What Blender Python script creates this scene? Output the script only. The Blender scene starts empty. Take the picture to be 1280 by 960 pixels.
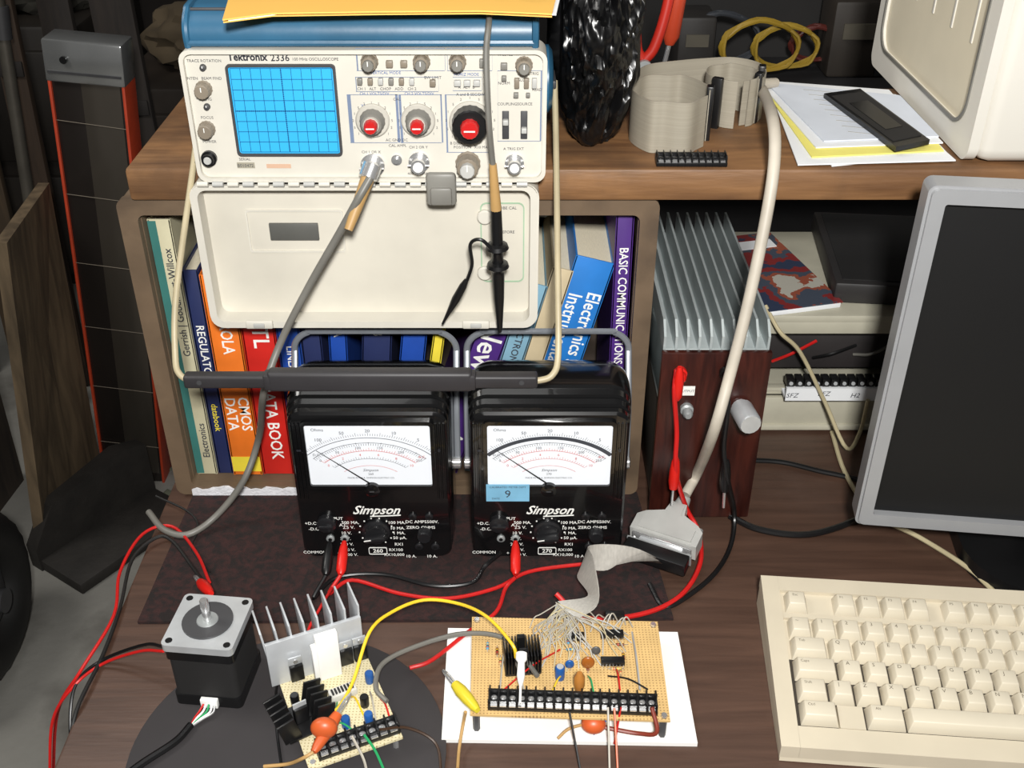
import bpy, bmesh, math, random
from mathutils import Vector, Matrix, noise
random.seed(7)
S=bpy.context.scene
try: S.view_settings.view_transform='Standard'
except: pass
TH=math.radians(33); F=1350.0; H=0.644
c_,s_=math.cos(TH),math.sin(TH)
def W(px,py,z=None,y=None):
    a=(px-640)/F; v=(480-py)/F
    dy=c_+v*s_; dz=-s_+v*c_
    t=(z-H)/dz if z is not None else y/dy
    return Vector((a*t,dy*t,H+dz*t))
# ---------------------------------------------------------------- materials
def lin(c):
    o=[]
    for x in c:
        x/=255.0
        o.append(x/12.92 if x<=.04045 else ((x+.055)/1.055)**2.4)
    return (*o,1)
MC={}
def M(name,col,rough=.5,metal=0,var=.12,scale=30,bump=0,emit=0,coat=0,stretch=None,bscale=None):
    if name in MC: return MC[name]
    m=bpy.data.materials.new(name); m.use_nodes=True; nt=m.node_tree; N=nt.nodes; L=nt.links
    b=N['Principled BSDF']; b.inputs['Roughness'].default_value=rough; b.inputs['Metallic'].default_value=metal
    if coat: b.inputs['Coat Weight'].default_value=coat
    tc=N.new('ShaderNodeTexCoord'); mp=N.new('ShaderNodeMapping'); L.new(tc.outputs['Object'],mp.inputs['Vector'])
    if stretch: mp.inputs['Scale'].default_value=stretch
    no=N.new('ShaderNodeTexNoise'); no.inputs['Scale'].default_value=scale; no.inputs['Detail'].default_value=6
    L.new(mp.outputs[0],no.inputs['Vector'])
    r=N.new('ShaderNodeValToRGB'); l=lin(col)
    r.color_ramp.elements[0].position=.3; r.color_ramp.elements[1].position=.7
    r.color_ramp.elements[0].color=tuple(max(0,x*(1-var)) for x in l[:3])+(1,)
    r.color_ramp.elements[1].color=tuple(min(1,x*(1+var)) for x in l[:3])+(1,)
    L.new(no.outputs['Fac'],r.inputs[0]); L.new(r.outputs[0],b.inputs['Base Color'])
    if emit:
        L.new(r.outputs[0],b.inputs['Emission Color']); b.inputs['Emission Strength'].default_value=emit
    if bump:
        n2=N.new('ShaderNodeTexNoise'); n2.inputs['Scale'].default_value=bscale or scale*4; n2.inputs['Detail'].default_value=4
        L.new(mp.outputs[0],n2.inputs['Vector'])
        bp=N.new('ShaderNodeBump'); bp.inputs['Strength'].default_value=bump; bp.inputs['Distance'].default_value=.002
        L.new(n2.outputs['Fac'],bp.inputs['Height']); L.new(bp.outputs[0],b.inputs['Normal'])
    MC[name]=m; return m
def wood(name,c1,c2,stretch,scale=8,rough=.5,bump=.15,lo=.35,hi=.65):
    m=M(name,c1,rough,0,.1,scale,bump,stretch=stretch)
    r=[n for n in m.node_tree.nodes if n.type=='VALTORGB'][0]
    r.color_ramp.elements[0].color=lin(c1); r.color_ramp.elements[1].color=lin(c2)
    r.color_ramp.elements[0].position=lo; r.color_ramp.elements[1].position=hi
    n=[n for n in m.node_tree.nodes if n.type=='TEX_NOISE'][0]; n.inputs['Detail'].default_value=10; n.inputs['Distortion'].default_value=.6
    return m
def grime(m,col,scale=6,lo=.52,hi=.68,amt=.7):
    nt=m.node_tree;N=nt.nodes;L=nt.links; b=N['Principled BSDF']; src=b.inputs['Base Color'].links[0].from_socket
    tc=N.new('ShaderNodeTexCoord'); no=N.new('ShaderNodeTexNoise'); no.inputs['Scale'].default_value=scale; no.inputs['Detail'].default_value=8; L.new(tc.outputs['Object'],no.inputs['Vector'])
    r=N.new('ShaderNodeMapRange'); r.inputs['From Min'].default_value=lo; r.inputs['From Max'].default_value=hi; r.inputs['To Max'].default_value=amt
    L.new(no.outputs['Fac'],r.inputs['Value']); mx=N.new('ShaderNodeMix'); mx.data_type='RGBA'; mx.inputs['B'].default_value=lin(col)
    L.new(r.outputs[0],mx.inputs['Factor']); L.new(src,mx.inputs['A']); L.new(mx.outputs['Result'],b.inputs['Base Color']); return m
def perf(name,col,hole):
    m=M(name,col,.5,0,.08,60); nt=m.node_tree; N=nt.nodes; L=nt.links
    b=N['Principled BSDF']; ramp=[n for n in N if n.type=='VALTORGB'][0]
    tc=N.new('ShaderNodeTexCoord')
    a=N.new('ShaderNodeVectorMath'); a.operation='SCALE'; a.inputs['Scale'].default_value=1/.00254
    f=N.new('ShaderNodeVectorMath'); f.operation='FRACTION'
    s=N.new('ShaderNodeVectorMath'); s.operation='SUBTRACT'; s.inputs[1].default_value=(.5,.5,.5)
    mu=N.new('ShaderNodeVectorMath'); mu.operation='MULTIPLY'; mu.inputs[1].default_value=(1,1,0)
    l=N.new('ShaderNodeVectorMath'); l.operation='LENGTH'
    lt=N.new('ShaderNodeMath'); lt.operation='LESS_THAN'; lt.inputs[1].default_value=.21
    mx=N.new('ShaderNodeMix'); mx.data_type='RGBA'; mx.inputs['B'].default_value=lin(hole)
    L.new(tc.outputs['Object'],a.inputs[0]); L.new(a.outputs[0],f.inputs[0]); L.new(f.outputs[0],s.inputs[0]); L.new(s.outputs[0],mu.inputs[0])
    L.new(mu.outputs[0],l.inputs[0]); L.new(l.outputs['Value'],lt.inputs[0]); L.new(lt.outputs[0],mx.inputs['Factor'])
    L.new(ramp.outputs[0],mx.inputs['A']); L.new(mx.outputs['Result'],b.inputs['Base Color'])
    return m
K=M('black_plastic',(18,18,19),.35,0,.1)
KG=M('black_bakelite',(13,13,14),.2,0,.1,coat=.4)
KM=M('matte_black',(28,27,27),.75)
KR=M('black_rubber',(22,21,20),.6,0,.2)
WH=M('white_paint',(238,238,235),.5,0,.03)
PAPER=M('paper_white',(232,234,236),.8,0,.03,8)
CREAM=M('instrument_cream',(204,200,189),.45,0,.05,25)
CREAM2=M('instrument_cream_inner',(200,195,182),.5,0,.10,14)
BLUE=M('vinyl_blue',(44,92,122),.38,0,.18,14,bump=.1)
GREY=M('grey_plastic',(120,118,112),.4)
LGREY=M('light_grey_plastic',(176,176,172),.4)
DGREY=M('dark_grey_plastic',(62,62,64),.5)
TAUPE=M('knob_taupe',(128,118,104),.4)
ALU=M('aluminium',(205,208,210),.35,.5,.08,60)
ALUD=M('dull_aluminium',(160,164,164),.45,.4,.12,60)
FIN=M('fin_grey',(176,184,184),.42,.25,.1,40)
CHR=M('chrome',(220,220,220),.2,.8,.04)
RED=M('red_plastic',(205,30,22),.35)
REDW=M('red_wire',(190,28,26),.4)
YELW=M('yellow_wire',(228,190,40),.4)
GREEN=M('green_wire',(40,150,90),.4)
ORANGE=M('orange_rubber',(196,88,42),.4)
BLUC=M('blue_component',(34,84,150),.3)
TAN=M('tan_rubber',(176,140,88),.5)
BEI=M('beige_plastic',(196,186,165),.45,0,.05,20)
BEIK=M('beige_key',(202,193,173),.42,0,.04,20)
BEID=M('beige_dark',(56,50,42),.7)
SILV=M('silver_bezel',(158,159,161),.38,.2,.04)
SCRN=M('lcd_black',(3,3,4),.6)
MAROON=wood('mahogany',(38,15,12),(64,28,21),(30,30,4),4,.3,.05)
ink=M('ink_dark',(50,52,60),.7)
inkb=M('ink_blue',(50,90,150),.7)
inkw=M('ink_white',(235,235,230),.6)
inkr=M('ink_red',(190,60,50),.7)
inkk=M('key_legend',(96,88,74),.7)
# ---------------------------------------------------------------- builder
TX={}
def textmesh(s,shear=0,bold=0,spacing=1):
    k=(s,shear,bold,spacing)
    if k in TX: return TX[k]
    cu=bpy.data.curves.new('t','FONT'); cu.body=s; cu.size=1; cu.align_x='CENTER'; cu.align_y='CENTER'
    cu.resolution_u=2; cu.shear=shear; cu.offset=bold; cu.space_character=spacing
    ob=bpy.data.objects.new('t',cu); me=bpy.data.meshes.new_from_object(ob)
    r=([v.co.copy() for v in me.vertices],[list(p.vertices) for p in me.polygons])
    bpy.data.objects.remove(ob); bpy.data.curves.remove(cu); bpy.data.meshes.remove(me)
    TX[k]=r; return r
def frameZ(o,d,up=Vector((0,0,1))):
    d=Vector(d).normalized(); up=Vector(up)
    if abs(d.dot(up))>.98: up=Vector((0,1,0))
    x=up.cross(d).normalized(); y=d.cross(x)
    m=Matrix((x,y,d)).transposed().to_4x4(); m.translation=Vector(o); return m
def smoothpath(P,res=6):
    P=[Vector(p) for p in P]
    if len(P)<3 or res<2: return P
    o=[]
    Q=[2*P[0]-P[1]]+P+[2*P[-1]-P[-2]]
    for i in range(1,len(Q)-2):
        a,b,c,d=Q[i-1],Q[i],Q[i+1],Q[i+2]
        for k in range(res):
            t=k/res
            o.append(.5*((2*b)+(c-a)*t+(2*a-5*b+4*c-d)*t*t+(3*b-a-3*c+d)*t**3))
    o.append(P[-1]); return o
def rrect(x0,x1,z0,z1,r,n=5):
    o=[]
    for cx,cz,a in ((x1-r,z1-r,0),(x0+r,z1-r,90),(x0+r,z0+r,180),(x1-r,z0+r,270)):
        for i in range(n+1):
            t=math.radians(a+90*i/n); o.append((cx+r*math.cos(t),cz+r*math.sin(t)))
    return o
class B:
    def __init__(s,X=None): s.V=[];s.F=[];s.I=[];s.m=[];s.X=X
    def mi(s,m):
        if m not in s.m: s.m.append(m)
        return s.m.index(m)
    def raw(s,V,Fc,mat,MX=None):
        n=len(s.V); i=s.mi(mat)
        for v in V:
            v=Vector(v)
            if MX: v=MX@v
            if s.X: v=s.X@v
            s.V.append(v)
        for f in Fc: s.F.append([n+k for k in f]); s.I.append(i)
        return s
    def bm(s,bm,mat,MX=None):
        bm.verts.index_update(); s.raw([v.co for v in bm.verts],[[v.index for v in f.verts] for f in bm.faces],mat,MX); bm.free(); return s
    def box(s,c,d,mat,bev=0,MX=None,seg=2,rot=None,taper=1):
        bm=bmesh.new(); bmesh.ops.create_cube(bm,size=1)
        for v in bm.verts:
            t=taper if v.co.z>0 else 1
            v.co=Vector((v.co.x*d[0]*t,v.co.y*d[1]*t,v.co.z*d[2]))
        if bev: bmesh.ops.bevel(bm,geom=bm.edges[:],offset=min(bev,min(d)*.45),segments=seg,profile=.5,affect='EDGES')
        T=Matrix.Translation(Vector(c))
        if rot: T=T@rot
        return s.bm(bm,mat,(MX@T) if MX else T)
    def lathe(s,o,d,prof,mat,n=20,MX=None,cap=True,rib=0):
        m=frameZ(o,d); V=[];Fc=[]
        for r,h in prof:
            for i in range(n):
                a=2*math.pi*i/n; rr=r*(1+(rib if i%2 else 0)); V.append(m@Vector((rr*math.cos(a),rr*math.sin(a),h)))
        for k in range(len(prof)-1):
            for i in range(n):
                j=(i+1)%n; Fc.append([k*n+i,k*n+j,(k+1)*n+j,(k+1)*n+i])
        if cap: Fc.append(list(range(n))[::-1]); Fc.append([(len(prof)-1)*n+i for i in range(n)])
        return s.raw(V,Fc,mat,MX)
    def cyl(s,p0,p1,r,mat,r1=None,n=16):
        p0=Vector(p0);p1=Vector(p1); return s.lathe(p0,p1-p0,[(r,0),(r if r1 is None else r1,(p1-p0).length)],mat,n)
    def tube(s,P,r,mat,n=8,res=6,closed=False,flat=1):
        P=smoothpath(P,res); V=[];Fc=[]; up=None
        for i,p in enumerate(P):
            d=(P[min(i+1,len(P)-1)]-P[max(i-1,0)])
            if d.length<1e-9: d=Vector((0,0,1))
            d.normalize()
            if up is None: up=Vector((0,0,1)) if abs(d.z)<.9 else Vector((0,1,0))
            x=up.cross(d); 
            if x.length<1e-5: x=Vector((1,0,0))
            x.normalize(); y=d.cross(x); up=y
            rr=r(i/(len(P)-1)) if callable(r) else r
            for k in range(n):
                a=2*math.pi*k/n; V.append(p+x*rr*math.cos(a)+y*rr*flat*math.sin(a))
        for i in range(len(P)-1):
            for k in range(n):
                j=(k+1)%n; Fc.append([i*n+k,i*n+j,(i+1)*n+j,(i+1)*n+k])
        Fc.append(list(range(n))[::-1]); Fc.append([(len(P)-1)*n+k for k in range(n)])
        return s.raw(V,Fc,mat)
    def prism(s,pts,a,b,mat,plane='xz',MX=None):
        n=len(pts)
        if plane=='xz': V=[(x,a,z) for x,z in pts]+[(x,b,z) for x,z in pts]
        elif plane=='xy': V=[(x,y,a) for x,y in pts]+[(x,y,b) for x,y in pts]
        else: V=[(a,y,z) for y,z in pts]+[(b,y,z) for y,z in pts]
        Fc=[list(range(n)),[n+i for i in range(n)][::-1]]+[[i,n+i,n+(i+1)%n,(i+1)%n] for i in range(n)]
        return s.raw(V,Fc,mat,MX)
    def loft(s,secs,mat):
        n=len(secs[0][1]); V=[];Fc=[]
        for y,pts in secs: V+=[(x,y,z) for x,z in pts]
        for k in range(len(secs)-1):
            for i in range(n):
                j=(i+1)%n; Fc.append([k*n+i,k*n+j,(k+1)*n+j,(k+1)*n+i])
        Fc.append(list(range(n))); Fc.append([(len(secs)-1)*n+i for i in range(n)][::-1])
        return s.raw(V,Fc,mat)
    def ring(s,o,i_,a,b,mat,MX=None):
        assert len(o)==len(i_)
        n=len(o); V=[(x,a,z) for x,z in o]+[(x,a,z) for x,z in i_]+[(x,b,z) for x,z in o]+[(x,b,z) for x,z in i_]; Fc=[]
        for k in range(n):
            j=(k+1)%n
            Fc+= [[k,j,n+j,n+k],[2*n+k,3*n+k,3*n+j,2*n+j],[k,2*n+k,2*n+j,j],[n+k,n+j,3*n+j,3*n+k]]
        return s.raw(V,Fc,mat,MX)
    def sph(s,c,r,mat,sc=(1,1,1),n=12):
        bm=bmesh.new(); bmesh.ops.create_uvsphere(bm,u_segments=n*2,v_segments=n,radius=r)
        for v in bm.verts: v.co=Vector((v.co.x*sc[0],v.co.y*sc[1],v.co.z*sc[2]))
        return s.bm(bm,mat,Matrix.Translation(Vector(c)))
    def text(s,t,size,p,mat,face='front',ang=0,sx=1,shear=0,bold=0,lift=.00025,MX=None):
        V,Fc=textmesh(t,shear,bold)
        base=Matrix.Rotation(math.pi/2,4,'X') if face=='front' else Matrix.Identity(4)
        off=Vector((0,-lift,0)) if face=='front' else Vector((0,0,lift))
        T=Matrix.Translation(Vector(p)+off)@base@Matrix.Rotation(math.radians(ang),4,'Z')@Matrix.Diagonal((size*sx,size,1,1))
        return s.raw(V,Fc,mat,(MX@T) if MX else T)
    def strip(s,A,Bp,mat,th=.0004,res=6):
        A=smoothpath(A,res);Bp=smoothpath(Bp,res); V=[];Fc=[]; n=len(A)
        for i in range(n):
            d=A[min(i+1,n-1)]-A[max(i-1,0)]; w=Bp[i]-A[i]; nn=d.cross(w)
            nn=nn.normalized()*th if nn.length>1e-12 else Vector((0,0,th))
            V+=[A[i]-nn,Bp[i]-nn,Bp[i]+nn,A[i]+nn]
        for i in range(n-1):
            for k in range(4):
                j=(k+1)%4; Fc.append([4*i+k,4*i+j,4*i+4+j,4*i+4+k])
        Fc.append([0,3,2,1]); Fc.append([4*n-4,4*n-3,4*n-2,4*n-1])
        return s.raw(V,Fc,mat)
ORG={}
def done(b,name,parent=None,label=None,cat=None,group=None,kind=None,ang=38):
    me=bpy.data.meshes.new(name)
    if parent: o=ORG[parent.name]
    else:
        xs=[v.x for v in b.V];ys=[v.y for v in b.V];o=Vector(((min(xs)+max(xs))/2,(min(ys)+max(ys))/2,min(v.z for v in b.V)))
    me.from_pydata([v-o for v in b.V],[],b.F)
    for m in b.m: me.materials.append(m)
    me.polygons.foreach_set('material_index',b.I); me.update()
    bb=bmesh.new(); bb.from_mesh(me); bmesh.ops.recalc_face_normals(bb,faces=bb.faces[:]); bb.to_mesh(me); bb.free()
    me.polygons.foreach_set('use_smooth',[True]*len(b.F))
    me.update(); me.set_sharp_from_angle(angle=math.radians(ang))
    ob=bpy.data.objects.new(name,me)
    bpy.context.collection.objects.link(ob)
    if parent: ob.parent=parent
    else: ob.location=o
    ORG[ob.name]=o
    tag(ob,label,cat,group,kind); return ob
def tag(ob,label,cat,group=None,kind=None):
    if label: ob['label']=label
    if cat: ob['category']=cat
    if group: ob['group']=group
    if kind: ob['kind']=kind
def empty(name,loc,label,cat,group=None):
    ob=bpy.data.objects.new(name,None); ob.empty_display_size=.02; ob.location=loc; bpy.context.collection.objects.link(ob)
    ORG[ob.name]=Vector(loc); tag(ob,label,cat,group); return ob
def RZ(a): return Matrix.Rotation(math.radians(a),4,'Z')
def RX(a): return Matrix.Rotation(math.radians(a),4,'X')
def RY(a): return Matrix.Rotation(math.radians(a),4,'Y')
def TR(*a): return Matrix.Translation(Vector(a))
def crumple(b,c,sc,mat,amp=.2,sub=4,freq=2,flat=-.8):
    bm=bmesh.new(); bmesh.ops.create_icosphere(bm,subdivisions=sub,radius=1)
    for v in bm.verts:
        p=v.co*freq+Vector(c)*7; n=noise.noise(p)*amp+(1-abs(noise.noise(p*2.1))*2)*amp*.4
        v.co=Vector((v.co.x*sc[0]*(1+n),v.co.y*sc[1]*(1+n),max(v.co.z*(1+n),flat)*sc[2]))
    b.bm(bm,mat,TR(*c))
# ================================================================ room
b=B(); b.box((0,1.2,-.76),(7,6.4,.02),grime(M('concrete',(132,130,124),.85,0,.25,3,bump=.5,bscale=60),(72,68,62),5,.5,.65,.75)); done(b,'floor',label='stained grey concrete garage floor',kind='structure')
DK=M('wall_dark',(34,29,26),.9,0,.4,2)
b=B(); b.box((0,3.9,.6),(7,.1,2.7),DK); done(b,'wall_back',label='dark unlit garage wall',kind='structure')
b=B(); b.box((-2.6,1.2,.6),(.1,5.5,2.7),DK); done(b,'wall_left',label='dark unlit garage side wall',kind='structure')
# desk
DW=grime(wood('desk_wood',(60,42,33),(84,61,49),(2.2,26,26),4,.45,.06,.25,.75),(100,80,70),9,.56,.75,.35)
E=empty('workbench',(.5,.85,-.75),'dark brown woodgrain workbench top with worn edge','workbench')
b=B(); b.box((.5,.83,-.015),(1.65,.86,.03),DW,.003); done(b,'tabletop',E)
for x,y in ((-.29,.44),(-.29,1.22),(1.28,.44),(1.28,1.22)):
    b=B(); b.box((x,y,-.39),(.05,.05,.72),DW,.003); done(b,'leg',E)
b=B(); b.box((-.305,.83,-.075),(.02,.70,.09),DW,.002); done(b,'apron',E)
# floor clutter ----------------------------------------------------
PLY=wood('old_plywood',(80,67,50),(120,102,78),(6,6,1),5,.8,.2)
A=W(60,700,z=-.75);Bq=W(128,592,z=-.75)
b=B(); A2=Vector((A.x+.09,A.y,-.09));B2=Vector((Bq.x+.04,Bq.y,-.10))
t=Vector((-.02,0,0)); b.raw([A,Bq,B2,A2,A+t,Bq+t,B2+t,A2+t],[[0,1,2,3],[7,6,5,4],[0,3,7,4],[3,2,6,7],[2,1,5,6],[1,0,4,5]],PLY)
done(b,'plywood_sheet',label='weathered brown plywood sheet leaning on edge on the floor',cat='wood board')
b=B(); A=W(-60,720,z=-.75);Bq=W(30,600,z=-.75);A2=Vector((A.x+.02,A.y,.02));B2=Vector((Bq.x+.02,Bq.y,-.06))
b.raw([A,Bq,B2,A2,A+t,Bq+t,B2+t,A2+t],[[0,1,2,3],[7,6,5,4],[0,3,7,4],[3,2,6,7],[2,1,5,6],[1,0,4,5]],wood('dark_plank',(40,34,30),(66,56,46),(6,6,1),5,.8,.2))
done(b,'wood_panel',label='dark stained wood panel standing behind the pale plywood',cat='wood board')
# heater
top=Vector((-.70,1.80,.143)); bot=Vector((-.785,1.80,-.75))
Ehe=empty('tube_heater',bot,'tall upright heater with flat dark metal front and orange-red edges','heater')
X0=frameZ(bot,top-bot,Vector((0,1,0)))
L=(top-bot).length
REDM=M('heater_red',(190,66,36),.5); BRN=M('heater_dark',(54,49,46),.25,.5,.2,3,stretch=(3,3,1))
fy=-.028 if (X0.to_3x3()@Vector((0,-1,0))).y<0 else .028
b=B(X0); b.box((0,0,L/2),(.118,.05,L),BRN,.002)
b.box((.022,fy*.93,L*.5),(.064,.0015,L*.94),M('heater_panel',(92,86,78),.22,.6,.2,3,stretch=(3,3,1)),.0005)
for k in range(6): b.tube([(-.058,fy*.98,.10+k*L*.15),(.058,fy*.98,.094+k*L*.15)],.0006,M('guard_wire',(130,120,106),.5),n=6,res=1)
done(b,'body',Ehe)
for sx in (-1,1):
    b=B(X0); b.box((sx*.0605,0,L*.48),(.005,.060,L*.96),REDM,.001); done(b,'side_rail',Ehe)
b=B(X0); b.box((0,0,L*.975),(.13,.064,.070),M('cap_metal',(176,178,178),.2,.75,.1,12),.004); b.lathe((-.03,fy*1.2,L*.98),(0,fy,0),[(.006,0),(.006,.004)],K); b.box((0,fy*1.17,L*.955),(.12,.002,.004),DGREY); done(b,'end_cap',Ehe,label='shiny metal end cap')
# dark rail
A=W(58,705,z=-.75);Bq=W(200,612,z=-.75); d=(Bq-A); l=d.length; ang=math.degrees(math.atan2(d.y,d.x)); mid=(A+Bq)/2
DB=M('charred_wood',(40,37,34),.7,0,.3,20,bump=.4)
b=B(TR(mid.x,mid.y-.02,-.75)@RZ(ang)); b.prism([(-l/2,0),(l/2,0),(l/2,.13),(l/2-.06,.15),(-l/2+.05,.12),(-l/2,.05)],0,.03,DB); b.box((0,-.05,.012),(l*.98,.13,.024),DB,.003)
done(b,'dark_beam',label='black angled beam offcut lying on concrete floor',cat='scrap beam')
random.seed(3)
for k in range(30):
    p=W(random.uniform(122,224),random.uniform(560,712),z=-.75); r=random.uniform(.006,.018)
    b=B(TR(p.x,p.y,-.75+r*.35)@RZ(random.uniform(0,180)))
    bm=bmesh.new(); bmesh.ops.create_icosphere(bm,subdivisions=1,radius=r)
    for v in bm.verts: v.co=Vector((v.co.x*random.uniform(.6,1.3),v.co.y*random.uniform(.6,1.2),v.co.z*.5))
    b.bm(bm,M('debris%d'%(k%3),[(205,204,198),(160,160,150),(110,112,95)][k%3],.8))
    done(b,'rubble_chip',label='small pale chip of debris on the concrete floor',cat='debris',group='debris chips on the floor')
# wheel
E=empty('wheel',(-.875,1.27,-.75),'black rubber wheel with dark hub standing on garage floor','wheel')
b=B(); c=Vector((-.875,1.27,-.597)); V=[];Fc=[];n=48;m=14
for i in range(n):
    a=2*math.pi*i/n
    for j in range(m):
        q=2*math.pi*j/m; R=.108+.042*math.cos(q)+(.003 if (i%2 and math.cos(q)>.5) else 0)
        V.append(c+Vector((.05*math.sin(q),R*math.cos(a),R*math.sin(a))))
for i in range(n):
    for j in range(m): Fc.append([i*m+j,((i+1)%n)*m+j,((i+1)%n)*m+(j+1)%m,i*m+(j+1)%m])
b.raw(V,Fc,KR); done(b,'tire',E)
b=B(); b.lathe(c+Vector((-.04,0,0)),(1,0,0),[(.075,0),(.075,.06),(.05,.075),(.02,.08),(.02,.10)],DGREY,28); done(b,'hub',E)
# dark clutter behind
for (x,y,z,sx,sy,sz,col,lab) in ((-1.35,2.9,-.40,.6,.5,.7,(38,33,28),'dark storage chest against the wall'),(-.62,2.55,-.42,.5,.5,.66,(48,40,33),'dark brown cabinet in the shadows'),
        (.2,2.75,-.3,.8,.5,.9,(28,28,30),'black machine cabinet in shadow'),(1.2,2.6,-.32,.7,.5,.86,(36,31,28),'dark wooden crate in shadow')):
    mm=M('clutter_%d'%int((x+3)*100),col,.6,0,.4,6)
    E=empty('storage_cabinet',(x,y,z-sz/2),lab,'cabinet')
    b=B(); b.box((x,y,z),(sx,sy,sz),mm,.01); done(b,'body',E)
    for k in range(2):
        b=B(); b.box((x,y-sy/2-.01,z-sz*.24+k*sz*.46),(sx*.9,.02,sz*.4),mm,.005); dd=done(b,'drawer',E)
        b=B(); b.tube([(x-.06,y-sy/2-.02,z-sz*.24+k*sz*.46),(x-.06,y-sy/2-.05,z-sz*.24+k*sz*.46),(x+.06,y-sy/2-.05,z-sz*.24+k*sz*.46),(x+.06,y-sy/2-.02,z-sz*.24+k*sz*.46)],.006,DGREY,res=2); done(b,'handle',dd)
for (x,y,z,sc,col,lab) in ((-.70,2.48,-.03,(.11,.10,.075),(84,72,54),'crumpled brown sack on the dark cabinet'),(-1.2,2.85,.02,(.16,.12,.09),(54,52,46),'grey crumpled sack on the storage chest'),(-.47,2.5,-.04,(.07,.09,.06),(62,68,58),'greenish crumpled sack on the dark cabinet'),(-1.55,1.62,-.63,(.18,.16,.15),(52,45,38),'dark brown sack slumped on the floor'),(-.42,1.75,-.62,(.13,.15,.15),(66,55,43),'brown sack slumped on floor beside the workbench')):
    b=B(); crumple(b,(x,y,z),sc,M('sack_%d_%d'%(col[0],col[1]),col,.9,0,.25,12),.3,4,2.2,-.8); done(b,'sack',label=lab,cat='sack',ang=30)
random.seed(21)
for k in range(9):
    x=-1.80+.13*k; y=2.16+random.uniform(-.02,.03); h=random.uniform(.75,1.12); w_=random.uniform(.05,.09); ln=random.uniform(-1.5,1.5)
    if -.92<x<-.58: y=2.12
    col=random.choice([(62,47,34),(44,37,32),(74,59,42),(38,40,42),(54,34,26)])
    b=B(TR(x,y,-.745)@RX(-3)@RY(ln)); b.box((0,0,h/2),(w_,.02,h),wood('scrap_%d'%k,tuple(int(q*.7) for q in col),col,(8,8,1),5,.8,.2),.003)
    b.box((0,-.012,h*.72),(w_*.9,.006,.03),M('scrap_dark',(34,30,28),.8),.001)
    done(b,'scrap_board',label='dusty brown scrap board leaning in the dark corner',cat='wood board',group='scrap boards leaning in the corner')
for k,(x,y,r,col) in enumerate(((-1.02,2.02,.012,(100,96,88)),(-1.34,1.98,.016,(62,58,54)))):
    b=B(); b.cyl((x,y,-.75),(x+.08*(-1)**k,y+.06,.35),r,M('pipe_%d'%k,col,.4,.5),n=14); b.cyl((x+.06*(-1)**k,y+.045,.08),(x+.066*(-1)**k,y+.05,.14),r*1.35,DGREY,n=14); done(b,'metal_pipe',label='dull metal pipe with collar leaning in the dark corner',cat='pipe',group='leaning pipes')
# rack with coils
c=W(960,60,y=1.5)
E=empty('storage_rack',(c.x,1.52,-.75),'dark rack standing behind the workbench holding cable coils','rack')
b=B(); b.box((c.x,1.56,-.15),(.9,.02,1.2),M('pegboard',(26,24,23),.8,0,.3,9),.004); done(b,'back_panel',E)
sz_=W(960,100,y=1.43).z
RKM=M('rack_dark',(36,35,36),.6)
for k in range(3): 
    b=B(); b.box((c.x,1.47,sz_-.01-k*.2),(.88,.15,.016),RKM,.002); done(b,'shelf',E)
for k,(px,col,rr) in enumerate(((950,(150,122,38),.050),(982,(160,132,46),.042),(900,(50,53,58),.050),(1020,(86,36,30),.034))):
    cc=W(px,60,y=1.425+.018*k); b=B(); P=[]; cz=sz_+rr*.72+.009
    for i in range(70):
        a=i*.42; P.append(Vector((cc.x,cc.y,cz))+Vector((math.cos(a)*(rr+.003*math.sin(i*2.3)),.006*math.sin(i*.6),math.sin(a)*(rr*.66+.002*math.cos(i*1.3)))))
    b.tube(P,.0024,M('coil%d'%k,col,.45),n=6,res=2); done(b,'cable_coil',label=['yellow cable coil on the dark rack','second tighter yellow cable coil on the rack','grey cable coil standing on the rack','small dark red cable coil on rack'][k],cat='cable')
for k,(px,col,w_,h) in enumerate(((1060,(44,38,32),.07,.10),(1105,(30,32,35),.05,.13),(865,(36,33,31),.05,.08))):
    cc=W(px,60,y=1.48); b=B(); b.box((cc.x,1.48,sz_-.002+h/2),(w_,.07,h),M('bin_%d'%k,col,.6),.005); b.box((cc.x,1.443,sz_+h*.6),(w_*.6,.003,h*.2),M('bin_label',(80,75,64),.7)); done(b,'parts_bin',label=['brown parts bin on the dark rack','tall grey parts bin on the rack','small dark parts bin on the rack'][k],cat='storage bin')
# ================================================================ mat, cubby, shelf
MAT=wood('mat_fabric',(50,25,23),(24,16,15),(1,1,1),160,.95,.4,.35,.62)
b=B(); b.prism([(-.305,.632),(.132,.636),(.118,.80),(-.300,.80)],0,.003,MAT,'xy'); done(b,'desk_mat',label='dark red and black woven mat under the meters',cat='mat')
BX=grime(M('cubby_brown',(104,86,67),.6,0,.2,20,bump=.15),(60,48,38),14,.5,.7,.7)
b=B(); i_=rrect(-.299,.102,.0135,.287,.004)
b.ring(rrect(-.313,.116,.003,.300,.005),i_,.804,.98,BX); b.ring(rrect(-.3145,.1175,.0032,.3015,.008),rrect(-.2995,.1025,.0130,.2875,.006),.796,.804,BX)
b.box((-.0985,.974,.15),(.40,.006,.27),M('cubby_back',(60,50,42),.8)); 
cub=done(b,'cubby_shelf',label='brown open-front wooden cubby box holding books',cat='cubby shelf')
b=B(); random.seed(11)
up_=[(-.185-.005*k,.0125+random.uniform(-.003,.0015)) for k in range(24)]
b.prism([(-.300,.0032),(-.185,.0032)]+up_,.7945,.7958,M('white_chalk',(222,222,226),.9,0,.12,90,bump=.5)); done(b,'painted_bottom_edge',cub,label='flaking white lower edge')
SW=grime(wood('shelf_wood',(104,72,45),(138,100,64),(1.5,12,12),5,.55,.25),(78,57,41),16,.5,.68,.6)
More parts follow.
